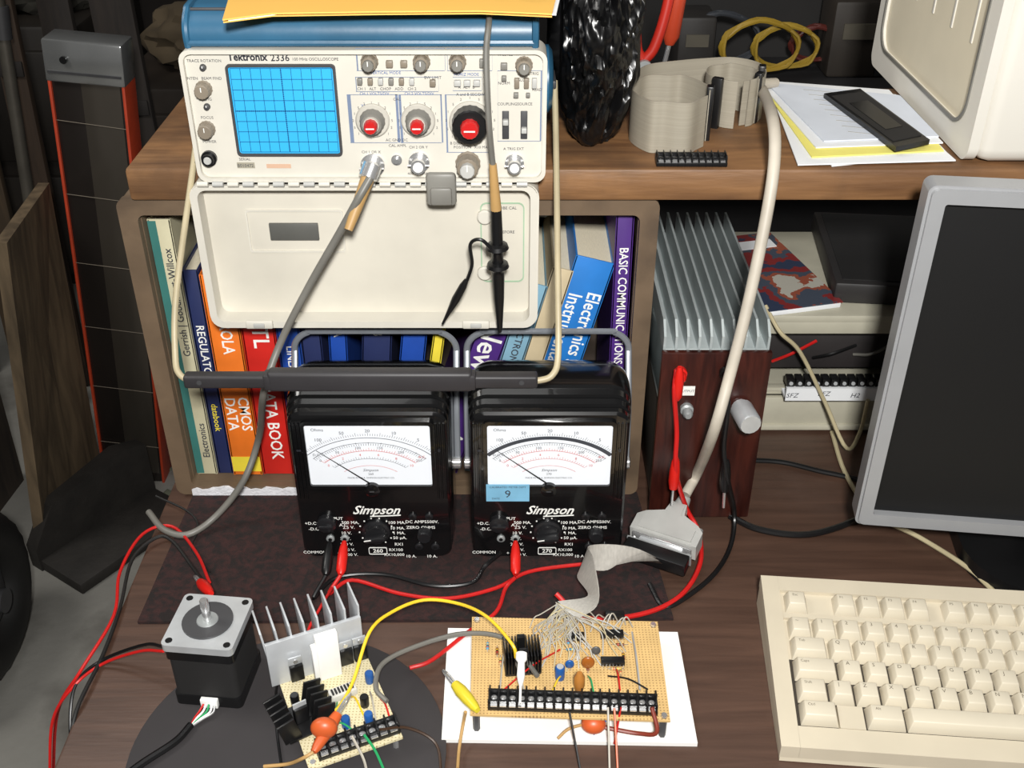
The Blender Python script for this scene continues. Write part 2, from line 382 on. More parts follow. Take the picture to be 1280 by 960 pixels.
b=B(); b.box((.33,.89,.3155),(1.26,.20,.0265),SW,.003); done(b,'shelf_board',label='long worn brown wooden shelf board laid across the cubby',cat='shelf')
E=empty('shelf_support',(.74,.89,0),'dark wooden upright carrying the far end of the board','support')
b=B(); b.box((.74,.89,.1505),(.03,.17,.301),SW,.002); done(b,'upright',E)
# ================================================================ books
bk=[0]
def book(x,w,h,cover,texts,lab,lean=0,y=.812,d=.13,z=.0142,band=None,side=None):
    bk[0]+=1; y+= .0012*(bk[0]%3)
    X=TR(x,y,z+max(0,w*math.sin(math.radians(lean))))@RY(lean)
    b=B(X); t=.0015
    b.box((w/2,.001,h/2),(w,.002,h),cover,.0006)
    b.box((t/2,d/2,h/2),(t,d,h),cover); b.box((w-t/2,d/2,h/2),(t,d,h),cover)
    if band:
        for z0,z1,m in band: b.box((w/2,-.0000,(z0+z1)/2*h),(w*.98,.0006,(z1-z0)*h),m)
    if side: b.box((w*side[0]/2,0,h/2),(w*side[0],.0006,h*.99),side[1])
    for s,size,zc,m,up,xo,sx in texts: b.text(s,size,(w/2+xo,-.0004,zc*h),m,ang=90 if up else -90,sx=sx,lift=.0001,bold=.012)
    o=done(b,'book',label=lab,cat='book',group='books in the cubby')
    b=B(X); b.box((w/2,d/2+.001,h/2),(w-2*t,d-.006,h-.006),M('pages',(225,215,190),.9,0,.1,200,stretch=(20,1,1))); done(b,'page_block',o)
CC=M('cover_cream',(190,184,154),.6);TEAL=M('cover_teal',(52,110,104),.6);NAVY=M('cover_navy',(32,42,84),.5);ORA=M('cover_orange',(228,116,34),.5)
CRD=M('cover_red',(200,36,28),.45);CBL=M('cover_blue',(28,70,158),.45);CSK=M('cover_skyblue',(34,114,190),.45);PUR=M('cover_purple',(72,40,116),.45);CTN=M('cover_tan',(188,172,140),.6);PALE=M('cover_pale_blue',(120,160,180),.6);YEL=M('cover_yellow',(226,205,60),.5)
book(-.2985,.019,.262,CC,[('Gerrish | Goodheart-Willcox',.0088,.70,ink,1,.003,1),('Electronics',.0088,.15,ink,1,.003,1)],'cream and teal electronics textbook standing at cubby end',side=(.36,TEAL))
book(-.2785,.014,.215,NAVY,[('REGULATOR',.010,.62,inkw,0,0,1),('databook',.008,.3,YEL,0,0,1)],'navy blue regulator databook between cream and orange books')
book(-.2635,.027,.212,ORA,[('MOTOROLA',.0150,.795,inkw,0,.001,.82),('CMOS',.0135,.33,inkw,0,.006,1),('DATA',.0135,.33,inkw,0,-.006,1)],'thick orange semiconductor data book',band=[(.02,.10,YEL)])
book(-.2355,.029,.210,CRD,[('TTL',.0200,.745,inkw,0,.001,1),('DATA BOOK',.0155,.29,inkw,0,.001,.95)],'thick red logic data book beside the orange one')
book(-.2055,.020,.208,CBL,[('LINEAR',.010,.6,inkw,0,0,1)],'bright blue data book beside the red one')
book(-.1845,.018,.19,NAVY,[],'dark navy book behind the black meter')
book(-.1655,.016,.20,CBL,[('DATA',.010,.82,inkw,0,0,1)],'blue data book with white lettering behind the meter',lean=2)
book(-.1440,.026,.185,NAVY,[('BB',.012,.85,inkw,0,0,1)],'navy handbook with white lettering',lean=5)
book(-.1160,.022,.187,CBL,[],'plain blue book leaning behind the meters',lean=7.5)
book(-.0925,.010,.17,YEL,[],'thin yellow booklet between blue books',lean=9)
book(-.0790,.028,.200,PUR,[('New',.027,.71,inkw,0,0,1),('A',.02,.2,inkw,0,0,1)],'purple paperback with large white lettering leaning sideways',lean=18)
book(-.0445,.020,.208,PALE,[('ELECTRONIC',.009,.7,ink,0,0,1)],'pale grey-blue book leaning',lean=15.5)
book(-.0230,.018,.222,CTN,[],'tan covered book leaning against the blue one',lean=15)
book(-.0035,.034,.228,CSK,[('Electronics and',.0170,.67,inkw,0,.008,.86),('Instrumentation',.0170,.64,inkw,0,-.0075,.86)],'sky blue instrumentation textbook leaning',lean=14.5)
book(.0868,.0148,.266,PUR,[('BASIC COMMUNICATIONS ELECTRONICS',.0105,.56,inkw,0,0,.90)],'tall purple communications textbook standing at cubby side',lean=-.4)
b=B(); crumple(b,(-.005,.905,.2600),(.045,.035,.021),M('plastic_wrap',(110,110,100),.25,0,.2,20),.3,4,2.4); done(b,'plastic_bag',label='crumpled grey plastic bag stuffed above the books',cat='bag',ang=30)
# ================================================================ oscilloscope
SO=Vector((-.106,.765,.329))
SC=empty('oscilloscope',SO,'cream and blue portable oscilloscope with cyan screen on the shelf board','oscilloscope')
def Sf(px,py,y=.765): return W(px,py,y=y)
x0,x1=-.235,.025; z0,z1=.3295,.428
b=B(); b.ring(rrect(x0+.004,x1-.004,z0+.001,z1,.010),rrect(x0+.008,x1-.008,z0+.004,z1-.004,.007),.7905,1.09,BLUE)
b.box(((x0+x1)/2,.95,(z0+z1)/2),(x1-x0-.012,.27,z1-z0-.008),BLUE,.008); 
b.box(((x0+x1)/2,1.09,(z0+z1)/2),(x1-x0-.02,.02,z1-z0-.016),KM,.004); done(b,'case',SC)
pxa,pxb=-.2285,.0165
b=B(); 
pr=[(.769,.4285),(.7675,.436),(.770,.444),(.778,.4505),(.792,.453),(.90,.4545),(.93,.452),(.935,.4285)]
b.prism(pr,pxa,pxb,BLUE,'yz'); b.tube([(pxa,.7685,.4315),(pxb,.7685,.4315)],.0026,BLUE,res=1); b.tube([(pxa,.780,.4516),(pxb,.780,.4516)],.0012,DGREY,res=1)
for xx in (pxa,pxb): b.tube([(xx,y,z) for y,z in pr],.0026,BLUE,res=3)
done(b,'accessory_pouch',SC,label='blue vinyl pouch with piped edges')
b=B(); b.ring(rrect(x0,x1,z0,z1,.008),rrect(x0+.003,x1-.003,z0+.003,z1-.003,.006),.762,.790,CREAM)
b.prism(rrect(x0+.0029,x1-.0029,z0+.0029,z1-.0029,.006),.766,.789,CREAM)
def pl(a,bx,c,d,mat,y=.766,th=.0004,bb=b):
    p=Sf(a,bx,y);q=Sf(c,d,y); bb.box(((p.x+q.x)/2,y-th/2,(p.z+q.z)/2),(abs(q.x-p.x),th,abs(p.z-q.z)),mat)
def st(s,px,py,size,mat=ink,bold=0,sx=1,bb=b): bb.text(s,size,Sf(px,py,.7658),mat,bold=bold,sx=sx)
INKB=M('ink_heading',(34,36,44),.7)
st('Tektronix',309,71.5,.0074,INKB,.03,.93); st('2336',350,72.5,.0068,INKB,.01); st('100 MHz OSCILLOSCOPE',394,74,.0030,INKB)
for s,x,y in (('TRACE ROTATION',255,76),('INTEN   BEAM FIND',255,98),('ASTIG',258,124),('FOCUS',259,147),('POWER',262,177),('ON',247,203),('SERIAL',306,199),('POSITION',463,65),('POSITION',527,64),('TRIG VIEW',488,66),('INVERT',506,66),('POSITION',573,66),('A LEVEL',632,68),
  ('VERTICAL MODE',482,91),('CH 1',452,111),('ALT',466,111),('CHOP',482,111),('ADD',499,111),('CH 2',515,111),('BW LIMIT',541,97),('HORIZ MODE',583,93),('A  ALT  B',583,109),('CH 1 VOLTS/DIV',468,117),('CH 2 VOLTS/DIV',524,117),('A and B SEC/DIV',588,118),
  ('VAR',456,132),('CAL',496,124),('COUPLING',634,130),('SOURCE',656,130),('SLOPE',655,100),('HOLDOFF',654,66),('CH 1 OR X',464,190),('CH 2 OR Y',523,184),('400 VpK MAX',524,217),('CAL AMPL',497,182),('B DELAY TIME',578,179),('POSITION',578,184),('A TRIG EXT',642,186),('X10 MAG',603,184),('AC GND DC',496,175),('TRIG',668,92),('NORM',630,104),('READY',673,112)):
    st(s,x,y,.0029,inkb if s in('VERTICAL MODE','HORIZ MODE','CH 1 VOLTS/DIV','CH 2 VOLTS/DIV','VAR') else ink)
OUT=M('panel_line',(110,124,150),.6)
def outl(a,bx,c,d,bb=b):
    for (p,q,r,s2) in ((a,bx,c,bx+.5),(a,d,c,d+.5),(a,bx,a+.5,d),(c,bx,c+.5,d)): pl(p,q,r,s2,OUT,bb=bb)
outl(445,96,548,114);outl(566,96,602,113);outl(438,118,497,178);outl(501,118,552,178);outl(558,118,612,190);outl(622,88,676,176);outl(446,60,556,88);outl(559,60,615,88)
for (cx,cy,R) in ((466,152,24),(523,152,24),(588,152,30)):
    for k in range(13):
        a=math.radians(-40+k*260/12); c=Sf(cx,cy,.766); r=R*.00059
        b.text(str([1,2,5][k%3]),.0027,(c.x+r*math.cos(a),.7658,c.z+r*math.sin(a)*1.0),ink)
pl(296,203,319,210,M('serial_plate',(150,145,130),.5)); st('B010472',307,207,.0034); pl(333,205,364,210,M('strip_pale_red',(200,165,140),.5)); 
done(b,'front_panel',SC)
CY=M('crt_filter_glow',(52,164,214),.3,0,.05,10,emit=.2)  # passive blue filter, slight emission put into the colour to brighten it
b=B(); p=Sf(283,82);q=Sf(427,193); cx,cz=(p.x+q.x)/2,(p.z+q.z)/2; hx,hz=(q.x-p.x)/2,(p.z-q.z)/2
b.ring(rrect(cx-hx-.001,cx+hx+.001,cz-hz-.001,cz+hz+.001,.003),rrect(cx-hx+.0008,cx+hx-.0008,cz-hz+.0008,cz+hz-.0008,.002),.7635,.768,DGREY)
b.box((cx,.7655,cz),(hx*2-.0016,.001,hz*2-.0016),CY)
gl=M('graticule',(14,84,140),.5); ww=hx*2-.004;hh=hz*2-.004
for k in range(11): b.box((cx-ww/2+ww*k/10,.7648,cz),(.00035 if k!=5 else .0006,.0003,hh),gl)
for k in range(9): b.box((cx,.7648,cz-hh/2+hh*k/8),(ww,.0003,.00035 if k!=4 else .0006),gl)
for k in range(51): b.box((cx-ww/2+ww*k/50,.7648,cz),(.0002,.0003,.0012),gl)
for k in range(41): b.box((cx,.7648,cz-hh/2+hh*k/40),(.0012,.0003,.0002),gl)
done(b,'display_screen',SC)
def knob(px,py,r,h,mat,capm=None,rib=.06,cr=.6,name='knob',y=.766,lab=None):
    c=Sf(px,py,y); c.y=y; bb=B()
    bb.lathe(c,(0,-1,0),[(r*1.1,0),(r*1.1,h*.15),(r,h*.2),(r*.92,h*.95),(r*.82,h)],mat,28,rib=rib)
    if capm: bb.lathe(c+Vector((0,-h,0)),(0,-1,0),[(r*cr,0),(r*cr,h*.35),(r*cr*.85,h*.42)],capm,20,rib=.05)
    bb.box(c+Vector((0,-h*1.0-(h*.42 if capm else 0),r*.35)),(.0006,.0006,r*.6),inkw)
    return done(bb,name,SC,label=lab)
for x,y in ((255,111),(259,161)): knob(x,y,.0054,.009,TAUPE)
for x,y in ((462,77),(527,77),(572,77),(655,81)): knob(x,y,.0055,.009,TAUPE,capm=GREY,cr=.7)
knob(254,84,.0022,.003,DGREY,rib=0);knob(259,133,.0022,.003,DGREY,rib=0)
RK=M('knob_red',(190,32,32),.3)
DK1=M('knob_skirt_white',(186,182,172),.4)
for x in (466,523):
    c=Sf(x,150,.766); bb=B(); bb.lathe(c,(0,-1,0),[(.0125,0),(.0125,.002),(.0115,.003)],DK1,30); bb.lathe(c+Vector((0,-.003,0)),(0,-1,0),[(.0092,0),(.0085,.001),(.008,.007),(.0072,.008)],GREY,30,rib=.04)
    bb.lathe(c+Vector((0,-.011,0)),(0,-1,0),[(.0062,0),(.0058,.002)],DK1,20); bb.lathe(c+Vector((0,-.013,0)),(0,-1,0),[(.0050,0),(.0046,.005),(.004,.006)],RK,20,rib=.05)
    bb.box(c+Vector((0,-.0194,0)),(.006,.0005,.0009),inkw); done(bb,'knob',SC,label='grey dual rotary knob with red centre')
c=Sf(588,152,.766); bb=B(); bb.lathe(c,(0,-1,0),[(.0155,0),(.0155,.002),(.0145,.003)],DK1,36); bb.lathe(c+Vector((0,-.003,0)),(0,-1,0),[(.0132,0),(.0125,.010),(.0115,.011)],K,36,rib=.03)
bb.lathe(c+Vector((0,-.014,0)),(0,-1,0),[(.0068,0),(.0062,.006),(.0055,.007)],RK,24,rib=.05); bb.box(c+Vector((0,-.0214,0)),(.008,.0005,.001),inkw); done(bb,'knob',SC,label='large black rotary knob with red centre')
knob(585,204,.0082,.013,TAUPE,capm=LGREY,cr=.65,lab='taupe position knob')
for x,y,w,h in [(487,79,8,8),(505,79,8,8),(450,101,6,8),(463,101,6,8),(476,101,6,8),(489,101,6,8),(502,101,6,8),(515,101,6,8),(541,103,7,8),(572,103,8,7),(584,103,8,7),(596,103,8,7),(603,78,7,10),(630,82,8,8),(630,97,6,6),(646,103,6,12),(658,103,6,12),(668,103,6,12),(645,118,6,6),(660,118,5,5)]:
    c=Sf(x,y,.766); bb=B(); bb.box((c.x,.7645,c.z),(w*.0006,.004,h*.0006),[GREY,TAUPE,LGREY][int(x)%3],.0006); done(bb,'push_button',SC)
for x in (632,655):
    c=Sf(x,156,.766); bb=B(); bb.box((c.x,.7655,c.z),(.005,.0015,.021),DGREY,.0004); bb.box((c.x,.763,c.z+(.003 if x==632 else -.003)),(.004,.005,.004),LGREY,.0006); done(bb,'slide_switch',SC)
c=Sf(262,197,.766); bb=B(); bb.lathe(c,(0,-1,0),[(.0058,0),(.0058,.003),(.0045,.003),(.0045,.007)],K,20); bb.lathe(c+Vector((0,-.007,0)),(0,-1,0),[(.003,0),(.0025,.001)],LGREY); done(bb,'power_button',SC,label='black round power button')
for x,y,r in ((466,206,.0078),(524,202,.0068),(643,203,.0062)):
    c=Sf(x,y,.766); bb=B(); bb.lathe(c,(0,-1,0),[(r*1.15,0),(r*1.15,.002),(r*.8,.002),(r*.8,.012),(r*.6,.012)],CHR,24)
    bb.lathe(c+Vector((0,-.0121,0)),(0,-1,0),[(r*.55,0),(r*.55,.0006)],inkw,16)
    for sx in (-1,1): bb.cyl(c+Vector((sx*r*.7,-.008,0)),c+Vector((sx*r*1.15,-.008,0)),.0009,CHR,n=8)
    done(bb,'input_connector',SC,label='chrome coaxial input jack')
c=Sf(496,199,.766); bb=B(); bb.lathe(c,(0,-1,0),[(.004,0),(.004,.002),(.002,.002),(.002,.005)],CHR,16); done(bb,'calibration_terminal',SC)
for sx,xx in ((1,x1),(-1,x0)):
    bb=B(); c=Vector((xx-sx*.004,.835,.385)); bb.lathe(c,(sx,0,0),[(.026,0),(.026,.007),(.022,.010),(.012,.011)],BLUE,28); bb.box(c+Vector((sx*.011,0,0)),(.004,.03,.006),DGREY,.001); done(bb,'handle_hub',SC,label='blue round handle pivot')
HB=M('handle_bone',(172,160,130),.45)
bb=B(); hy=.678;hz=.207
GK=M('grip_black',(46,44,46),.5)
Lx=W(217,470,y=hy).x; Rx=W(698,470,y=hy).x
a=W(232,480,y=hy).x; c2=W(672,480,y=hy).x
bb.box(((a+c2)/2,hy,hz+.0005),(c2-a,.010,.0105),GK,.002,seg=3); bb.box((W(463,470,y=hy).x,hy-.001,hz+.0015),(W(590,470,y=hy).x-W(335,470,y=hy).x,.0115,.0165),GK,.0028,seg=3)
for k in (0,1): bb.box((W([345,580][k],470,y=hy).x+(-.004 if k==0 else .004),hy-.001,hz+.0010),(.010,.011,.0135),GK,.002)
for k in (0,1): bb.lathe((a+.012 if k==0 else c2-.012,hy-.0045,hz+.001),(0,-1,0),[(.002,0),(.002,.001)],DGREY,10)
hnd=done(bb,'carrying_handle',SC,label='black moulded grip bar')
for sx,xx,ex in ((-1,x0,Lx),(1,x1,Rx)):
    bb=B(); bb.tube([(xx+sx*.008,.83,.385),(xx+sx*.009,.80,.345),(ex,.72,.262),(ex,.69,.222),(ex-sx*.004,.680,.211),(ex-sx*.014,hy,hz),(ex-sx*.03,hy,hz)],.0025,HB,n=10,res=5); done(bb,'handle_arm',hnd,label='bone coloured metal tube arm')
# lid
lx0,lx1=-.244,.0195; lz1=.3265; lz0=.203
lid=B(); o=rrect(lx0,lx1,lz0,lz1,.010); i2=rrect(lx0+.0055,lx1-.0055,lz0+.0055,lz1-.004,.007)
lid.ring(o,i2,.763,.792,CREAM); lid.ring(rrect(lx0-.0012,lx1+.0012,lz0-.0012,lz1,.011),o,.766,.790,CREAM)
lid.prism(rrect(lx0+.003,lx1-.003,lz0+.003,lz1-.002,.007),.780,.791,CREAM2)
lid.ring(rrect(*[ (Sf(306,262,.78)).x,(Sf(428,262,.78)).x,(Sf(300,315,.78)).z,(Sf(300,262,.78)).z],.002),rrect(*[ (Sf(308,262,.78)).x,(Sf(426,262,.78)).x,(Sf(300,313,.78)).z,(Sf(300,264,.78)).z],.002),.7788,.7802,CREAM)
GRN=M('label_pale_green',(150,178,150),.6)
a1=Sf(600,253,.78);a2=Sf(655,352,.78)
lid.ring(rrect(a1.x,a2.x,a2.z,a1.z,.005),rrect(a1.x+.001,a2.x-.001,a2.z+.001,a1.z-.001,.004),.7792,.7802,GRN)
lid.text('PROBE CAL',.0034,Sf(632,260,.7795),ink); lid.text('BEFORE',.0034,Sf(634,290,.7795),ink)
front=done(lid,'front_cover',SC,label='cream moulded cover hanging open below the panel')
bb=B(); c=Sf(368,289,.7795); bb.box((c.x,.7788,c.z),(.0385,.0024,.0145),M('label_grey',(92,92,88),.5,.2),.0006); bb.sph((c.x,.7779,c.z),.004,K,(2,.05,.8),8)
done(bb,'label_plate',front,label='dark grey rectangular label')
for (px,py) in ((606,270),(606,340)):
    c=Sf(px,py,.78); bb=B(); bb.lathe(c,(0,-1,0),[(.006,0),(.006,.003),(.005,.004)],CREAM,20); done(bb,'probe_clip_boss',front)
for px in (325,595):
    c=Sf(px,404,.764); bb=B(); bb.box((c.x,.7622,c.z),(.022,.004,.007),CREAM,.0012); bb.box((c.x,.7600,c.z),(.009,.002,.004),LGREY,.0006); done(bb,'latch',front,label='cream sliding latch')
bb=B(); 
for k in range(22):
    xx=lx0+.012+k*(lx1-lx0-.024)/21; bb.cyl((xx-.004,.7615,.3283),(xx+.004,.7615,.3283),.0022,LGREY if k%2 else CREAM,n=10)
done(bb,'hinge',front,label='segmented hinge along the top edge')
c=Sf(552,234,.76); bb=B(); bb.box((c.x,.757,c.z),(.0225,.007,.026),GREY,.003); bb.box((c.x,.752,c.z-.004),(.016,.004,.014),GREY,.002); done(bb,'latch',front,label='grey centre latch')
# yellow folder on pouch
YF=M('folder_yellow',(240,188,92),.7,0,.05,5)
b=B(); z=.4575; P=[W(278,24,z=z),W(340,16,z=z),W(470,14,z=z),W(600,13,z=z),W(690,17,z=z),Vector((.05,.99,z)),Vector((-.23,.99,z))]
pts=[(v.x,v.y) for v in P]; b.prism(pts,z-.001,z,YF,'xy'); b.prism([(x+.003,y+.003) for x,y in pts],z-.002,z-.001,PAPER,'xy'); b.prism([(x-.0,y+.001) for x,y in pts],z-.0028,z-.002,YF,'xy')
done(b,'file_folder',label='yellow manila folder lying on top of the oscilloscope pouch',cat='folder')
# ================================================================ leads
def wire(name,pts,r,mat,lab,cat='cable',ends=(),group=None,n=8):
    P=[p if isinstance(p,Vector) else Vector(p) for p in pts]
    E=empty(name,P[-1],lab,cat,group); b=B(); b.tube(P,r,mat,n=n); done(b,'cord',E)
    for kind,p,d,m in ends:
        p=Vector(p);d=Vector(d).normalized(); b=B()
        if kind=='plug': b.lathe(p,d,[(.0022,0),(.0042,.004),(.0045,.018),(.0035,.026),(.002,.032)],m,14); nm='plug'
        elif kind=='clip':
            b.lathe(p,d,[(.0022,0),(.0035,.004),(.0046,.014),(.0048,.024),(.0036,.032)],m,12); 
            for s2 in (-1,1): b.tube([p+d*.030+Vector((0,0,.0018*s2)),p+d*.042+Vector((0,0,.0022*s2)),p+d*.05],.0012,CHR,n=6,res=3)
            nm='clip'
        elif kind=='strain':
            b.lathe(p,d,[(.0072,0),(.0072,.010),(.0058,.011)],CHR,16,rib=.05); b.lathe(p+d*.011,d,[(.0052,0),(.0046,.012),(.0040,.026),(.0032,.040)],m,16); nm='strain_relief'
        done(b,nm,E)
    return E
CG=M('coax_grey',(108,106,100),.45)
c=Sf(466,206,.752)
P=[W(463,222,y=.742),W(447,250,y=.735),W(425,290,y=.735),W(385,360,y=.735),W(350,430,y=.728),W(330,490,y=.715),W(324,545,z=.085),W(305,600,z=.045),W(270,645,z=.015),W(235,668,z=.0075),W(205,662,z=.0068),W(186,640,z=.006)]
wire('coaxial_cable',P,.0030,CG,'grey coaxial cable from oscilloscope input draping to the bench','cable',[('strain',c,(W(445,262,y=.735)-c),TAN)],n=10)
P=[W(616,-60,z=.49),W(613,0,y=.80),W(611,30,y=.758),W(608,70,y=.748),W(611,150,y=.738),W(616,205,y=.742)]
E=wire('oscilloscope_probe',P,.0022,CG,'black probe on grey cable hanging in front of the open cover','probe')
bb=B(); t0=W(616,205,y=.742);t1=W(620,262,y=.745); bb.cyl(t0,t1,.0028,TAN,r1=.0042,n=14); done(bb,'strain_relief',E)
bb=B(); t2=W(625,415,y=.748); d=(t2-t1); l=d.length
bb.lathe(t1,d,[(.0042,0),(.0045,.015),(.0045,.028),(.008,.029),(.009,.032),(.006,.034),(.0045,.036),(.0045,.044),(.008,.045),(.0088,.048),(.0055,.051),(.005,.054),(.0042,.075),(.0022,l*.96),(.0012,l)],K,16); done(bb,'probe_body',E)
bb=B(); bb.tube([W(618,316,y=.740),W(602,300,y=.738),W(588,305,y=.74),W(590,330,y=.742),W(584,350,y=.744)],.0014,K); g=W(583,350,y=.744);g2=W(553,405,y=.748); bb.lathe(g,g2-g,[(.0018,0),(.003,.006),(.0034,.02),(.0018,.034),(.0008,(g2-g).length)],K,12); done(bb,'ground_clip',E)
# ================================================================ multimeters
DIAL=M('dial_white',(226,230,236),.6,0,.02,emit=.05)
KN=M('knob_black_satin',(28,28,30),.3)
def meter(xc,second=False):
    E=empty('multimeter',(xc,.709,.0032),'black bakelite analog multimeter with white dial'+(' and blue calibration sticker' if second else ' standing on the mat'),'multimeter','pair of analog meters on the mat')
    X=TR(xc,.709,.0032)
    b=B(X)
    secs=[(0,.0625,.1505,.010),(.0015,.0642,.1530,.011),(.0050,.0646,.1545,.012),(.0056,.0638,.1538,.012),(.0064,.0650,.1572,.013),(.0100,.0654,.1600,.014),(.0107,.0647,.1594,.014),(.0115,.0657,.1628,.015),(.0160,.0661,.1656,.016),(.0168,.0655,.1652,.016),(.0178,.0663,.1680,.017),(.026,.0665,.1708,.018),(.038,.0665,.1720,.019),(.048,.0665,.1712,.020),(.060,.0655,.1655,.020),(.072,.0640,.1570,.018),(.081,.0610,.1480,.016)]
    b.loft([(y,rrect(-hw,hw,.0+(.0015 if y==0 else 0),zt,r,7)) for y,hw,zt,r in secs],KG)
    for sx in (-1,1):
        for k in range(3): b.tube([(sx*(.0615-k*.0032),-.0002,.066),(sx*(.0615-k*.0032),-.0004,.143)],.0009,KG,res=1,n=6)
    done(b,'case',E,ang=30)
    b=B(X); x_a,x_b=-.0505,.0505; za,zb=.081,.1425
    b.ring(rrect(x_a-.0030,x_b+.0030,za-.0035,zb+.0035,.004),rrect(x_a,x_b,za,zb,.002),-.003,.002,KG)
    done(b,'dial_frame',E)
    b=B(X); b.box((0,-.0003,(za+zb)/2),(x_b-x_a,.001,zb-za),DIAL)
    pz=.074
    def arc(r,a0,a1,w,mat,cz=pz,n=28):
        V=[];Fc=[]
        for i in range(n+1):
            a=math.radians(a0+(a1-a0)*i/n)
            for rr in (r,r+w): V.append((rr*math.cos(a)*1.25,-.0011,cz+rr*math.sin(a)))
        for i in range(n): Fc.append([2*i,2*i+2,2*i+3,2*i+1])
        b.raw(V,Fc,mat)
    def ticks(r,a0,a1,w,n,mat,l1=.002):
        for i in range(n+1):
            a=math.radians(a0+(a1-a0)*i/n); l=l1*(1.7 if i%5==0 else 1); d=Vector((math.cos(a)*1.25,0,math.sin(a))); p=Vector((0,-.0011,pz))+d*r; q=p+d*l; s2=Vector((d.z,0,-d.x)).normalized()*w
            b.raw([p-s2,q-s2,q+s2,p+s2],[[0,1,2,3]],mat)
    if second: arc(.0535,43,137,.0032,M('mirror_dark',(60,64,72),.3))
    else: arc(.055,43,137,.0005,ink)
    ticks(.0572,43,137,.00015,60,ink)
    arc(.050,43,137,.0004,ink); ticks(.0475,43,137,.00015,50,ink)
    arc(.042,45,135,.0004,inkr); ticks(.0425,45,135,.00014,40,inkr,.0016)
    arc(.034,47,133,.0003,inkr if second else ink); ticks(.0345,47,133,.00012,30,inkr if second else ink,.0014)
    arc(.027,50,130,.0003,inkr)
    for i,s in enumerate(['\u221e','100','50','20','10','5','0']):
        a=math.radians(137-i*94/6); b.text(s,.0042,(math.cos(a)*1.25*.0625,-.0011,pz+.0622*math.sin(a)),ink)
    for i,s in enumerate(['0','50','100','150','200','250']):
        a=math.radians(135-i*90/5); b.text(s,.0034,(math.cos(a)*1.25*.0457,-.0011,pz+.0457*math.sin(a)),ink)
    for i,s in enumerate(['0','2','4','6','8','10']):
        a=math.radians(135-i*90/5); b.text(s,.0034,(math.cos(a)*1.25*.0385,-.0011,pz+.0385*math.sin(a)),inkr)
    b.text('Ohms',.0042,(-.0405,-.0011,.137),ink); b.text('A.C.',.0034,(.043,-.0011,.110),inkr); b.text('D.C.',.0034,(-.043,-.0011,.112),ink)
    b.text('Simpson',.0038,(0,-.0011,.0965),ink,shear=.3); b.text('270' if second else '260',.003,(0,-.0011,.0925),ink); b.text('MADE IN U.S.A. SIMPSON ELECTRIC CO.',.0022,(0,-.0011,.0885),ink)
    done(b,'dial',E,label='white printed dial with curved scales')
    b=B(X); b.raw([(.0010,-.0018,.082),(-.0010,-.0018,.082),(-.0430,-.0018,.1166),(-.0426,-.0018,.1169)],[[0,1,2,3]],K); b.tube([(0,-.0016,.081),(-.043,-.0016,.1168)],.00025,K,n=5,res=1); done(b,'needle',E)
    b=B(X); b.lathe((0,-.001,.0768),(0,-1,0),[(.0070,0),(.0065,.003),(.003,.004)],KG,24); b.box((0,-.0052,.0768),(.004,.0005,.0007),DGREY); done(b,'movement_cover',E)
    b=B(X)
    b.text('Simpson',.0128,(.001,-.0002,.0530),inkw,shear=.45,bold=.02,sx=.92); b.tube([(-.004,-.0004,.0465),(.010,-.0004,.0470),(.022,-.0004,.0478)],.0005,inkw,n=5,res=3)
    def lc(px,py):
        p=W(px,py,y=.709); return (p.x+.1165,-.0002,p.z-.0032)
    for s,px,py in (('OUTPUT',416,648),('+D.C.',389,654),('-D.C.',393,661),('A.C.',430,656),('500 MA.',438,653),('100 MA.',496,653),('2.5 V.',436,659),('10 MA.',497,660),('10 V.',433,666),('1 MA.',499,666),('50 V.',432,673),('50 \u00b5A.',500,672),('250 V.',434,680),('RX1',499,680),('500 V.',436,687),('RX100',495,687),('1000 V.',438,693),('RX10,000',493,693),('DC AMPS',520,652),('500V.',541,652),('ZERO OHMS',526,659),('COMMON -',396,690),('+',424,691),('10 A.',514,695),('10 A.',540,695)):
        b.text(s,.0044,lc(px,py),inkw,bold=.01)
    b.ring(rrect(-.008,.008,.0035,.0115,.0015),rrect(-.0074,.0074,.0041,.0109,.001),-.0006,.001,inkw); b.text('270' if second else '260',.0058,(0,-.0002,.0075),inkw,bold=.02)
    for k in range(12):
        a_=math.radians(-60+k*300/11+0); b.box((.0145*math.cos(a_),-.0002,.0300+.0145*math.sin(a_)),(.0012,.0004,.0012),inkw)
    done(b,'control_markings',E,label='white engraved lettering')
    b=B(X); b.lathe((0,0,.0300),(0,-1,0),[(.0118,0),(.0118,.002),(.0095,.003),(.009,.007)],KN,28,rib=.03); b.box((0,-.010,.0300),(.0185,.008,.0048),KN,.0015,rot=RY(-10)); b.box((-.006,-.0143,.0310),(.006,.0005,.0009),inkw,rot=RY(-10)); done(b,'range_selector',E,label='black rotary range selector')
    b=B(X); b.lathe((.0415,0,.028),(0,-1,0),[(.0062,0),(.0062,.006),(.005,.008)],KN,24,rib=.06); done(b,'zero_knob',E)
    b=B(X); b.lathe((-.0415,0,.0400),(0,-1,0),[(.008,0),(.008,.005),(.006,.006)],KN,24,rib=.05); b.box((-.0415,-.007,.040),(.012,.003,.003),KN,.001); done(b,'function_switch',E)
    for x,z in ((-.040,.022),(-.0275,.0225),(.046,.0465),(.032,.0465),(.036,.013),(.050,.013)):
        b=B(X); b.lathe((x,0,z),(0,-1,0),[(.0036,0),(.0036,.0015),(.0026,.0022)],ALUD if z>.02 and x<0 else KN,14); b.lathe((x,-.0022,z),(0,-1,0),[(.0017,0),(.0017,.0003)],K,10); done(b,'jack',E)
    b=B(X); hx=.0690
    P=[(-hx,.045,.07),(-hx,.055,.12),(-hx,.077,.158)]
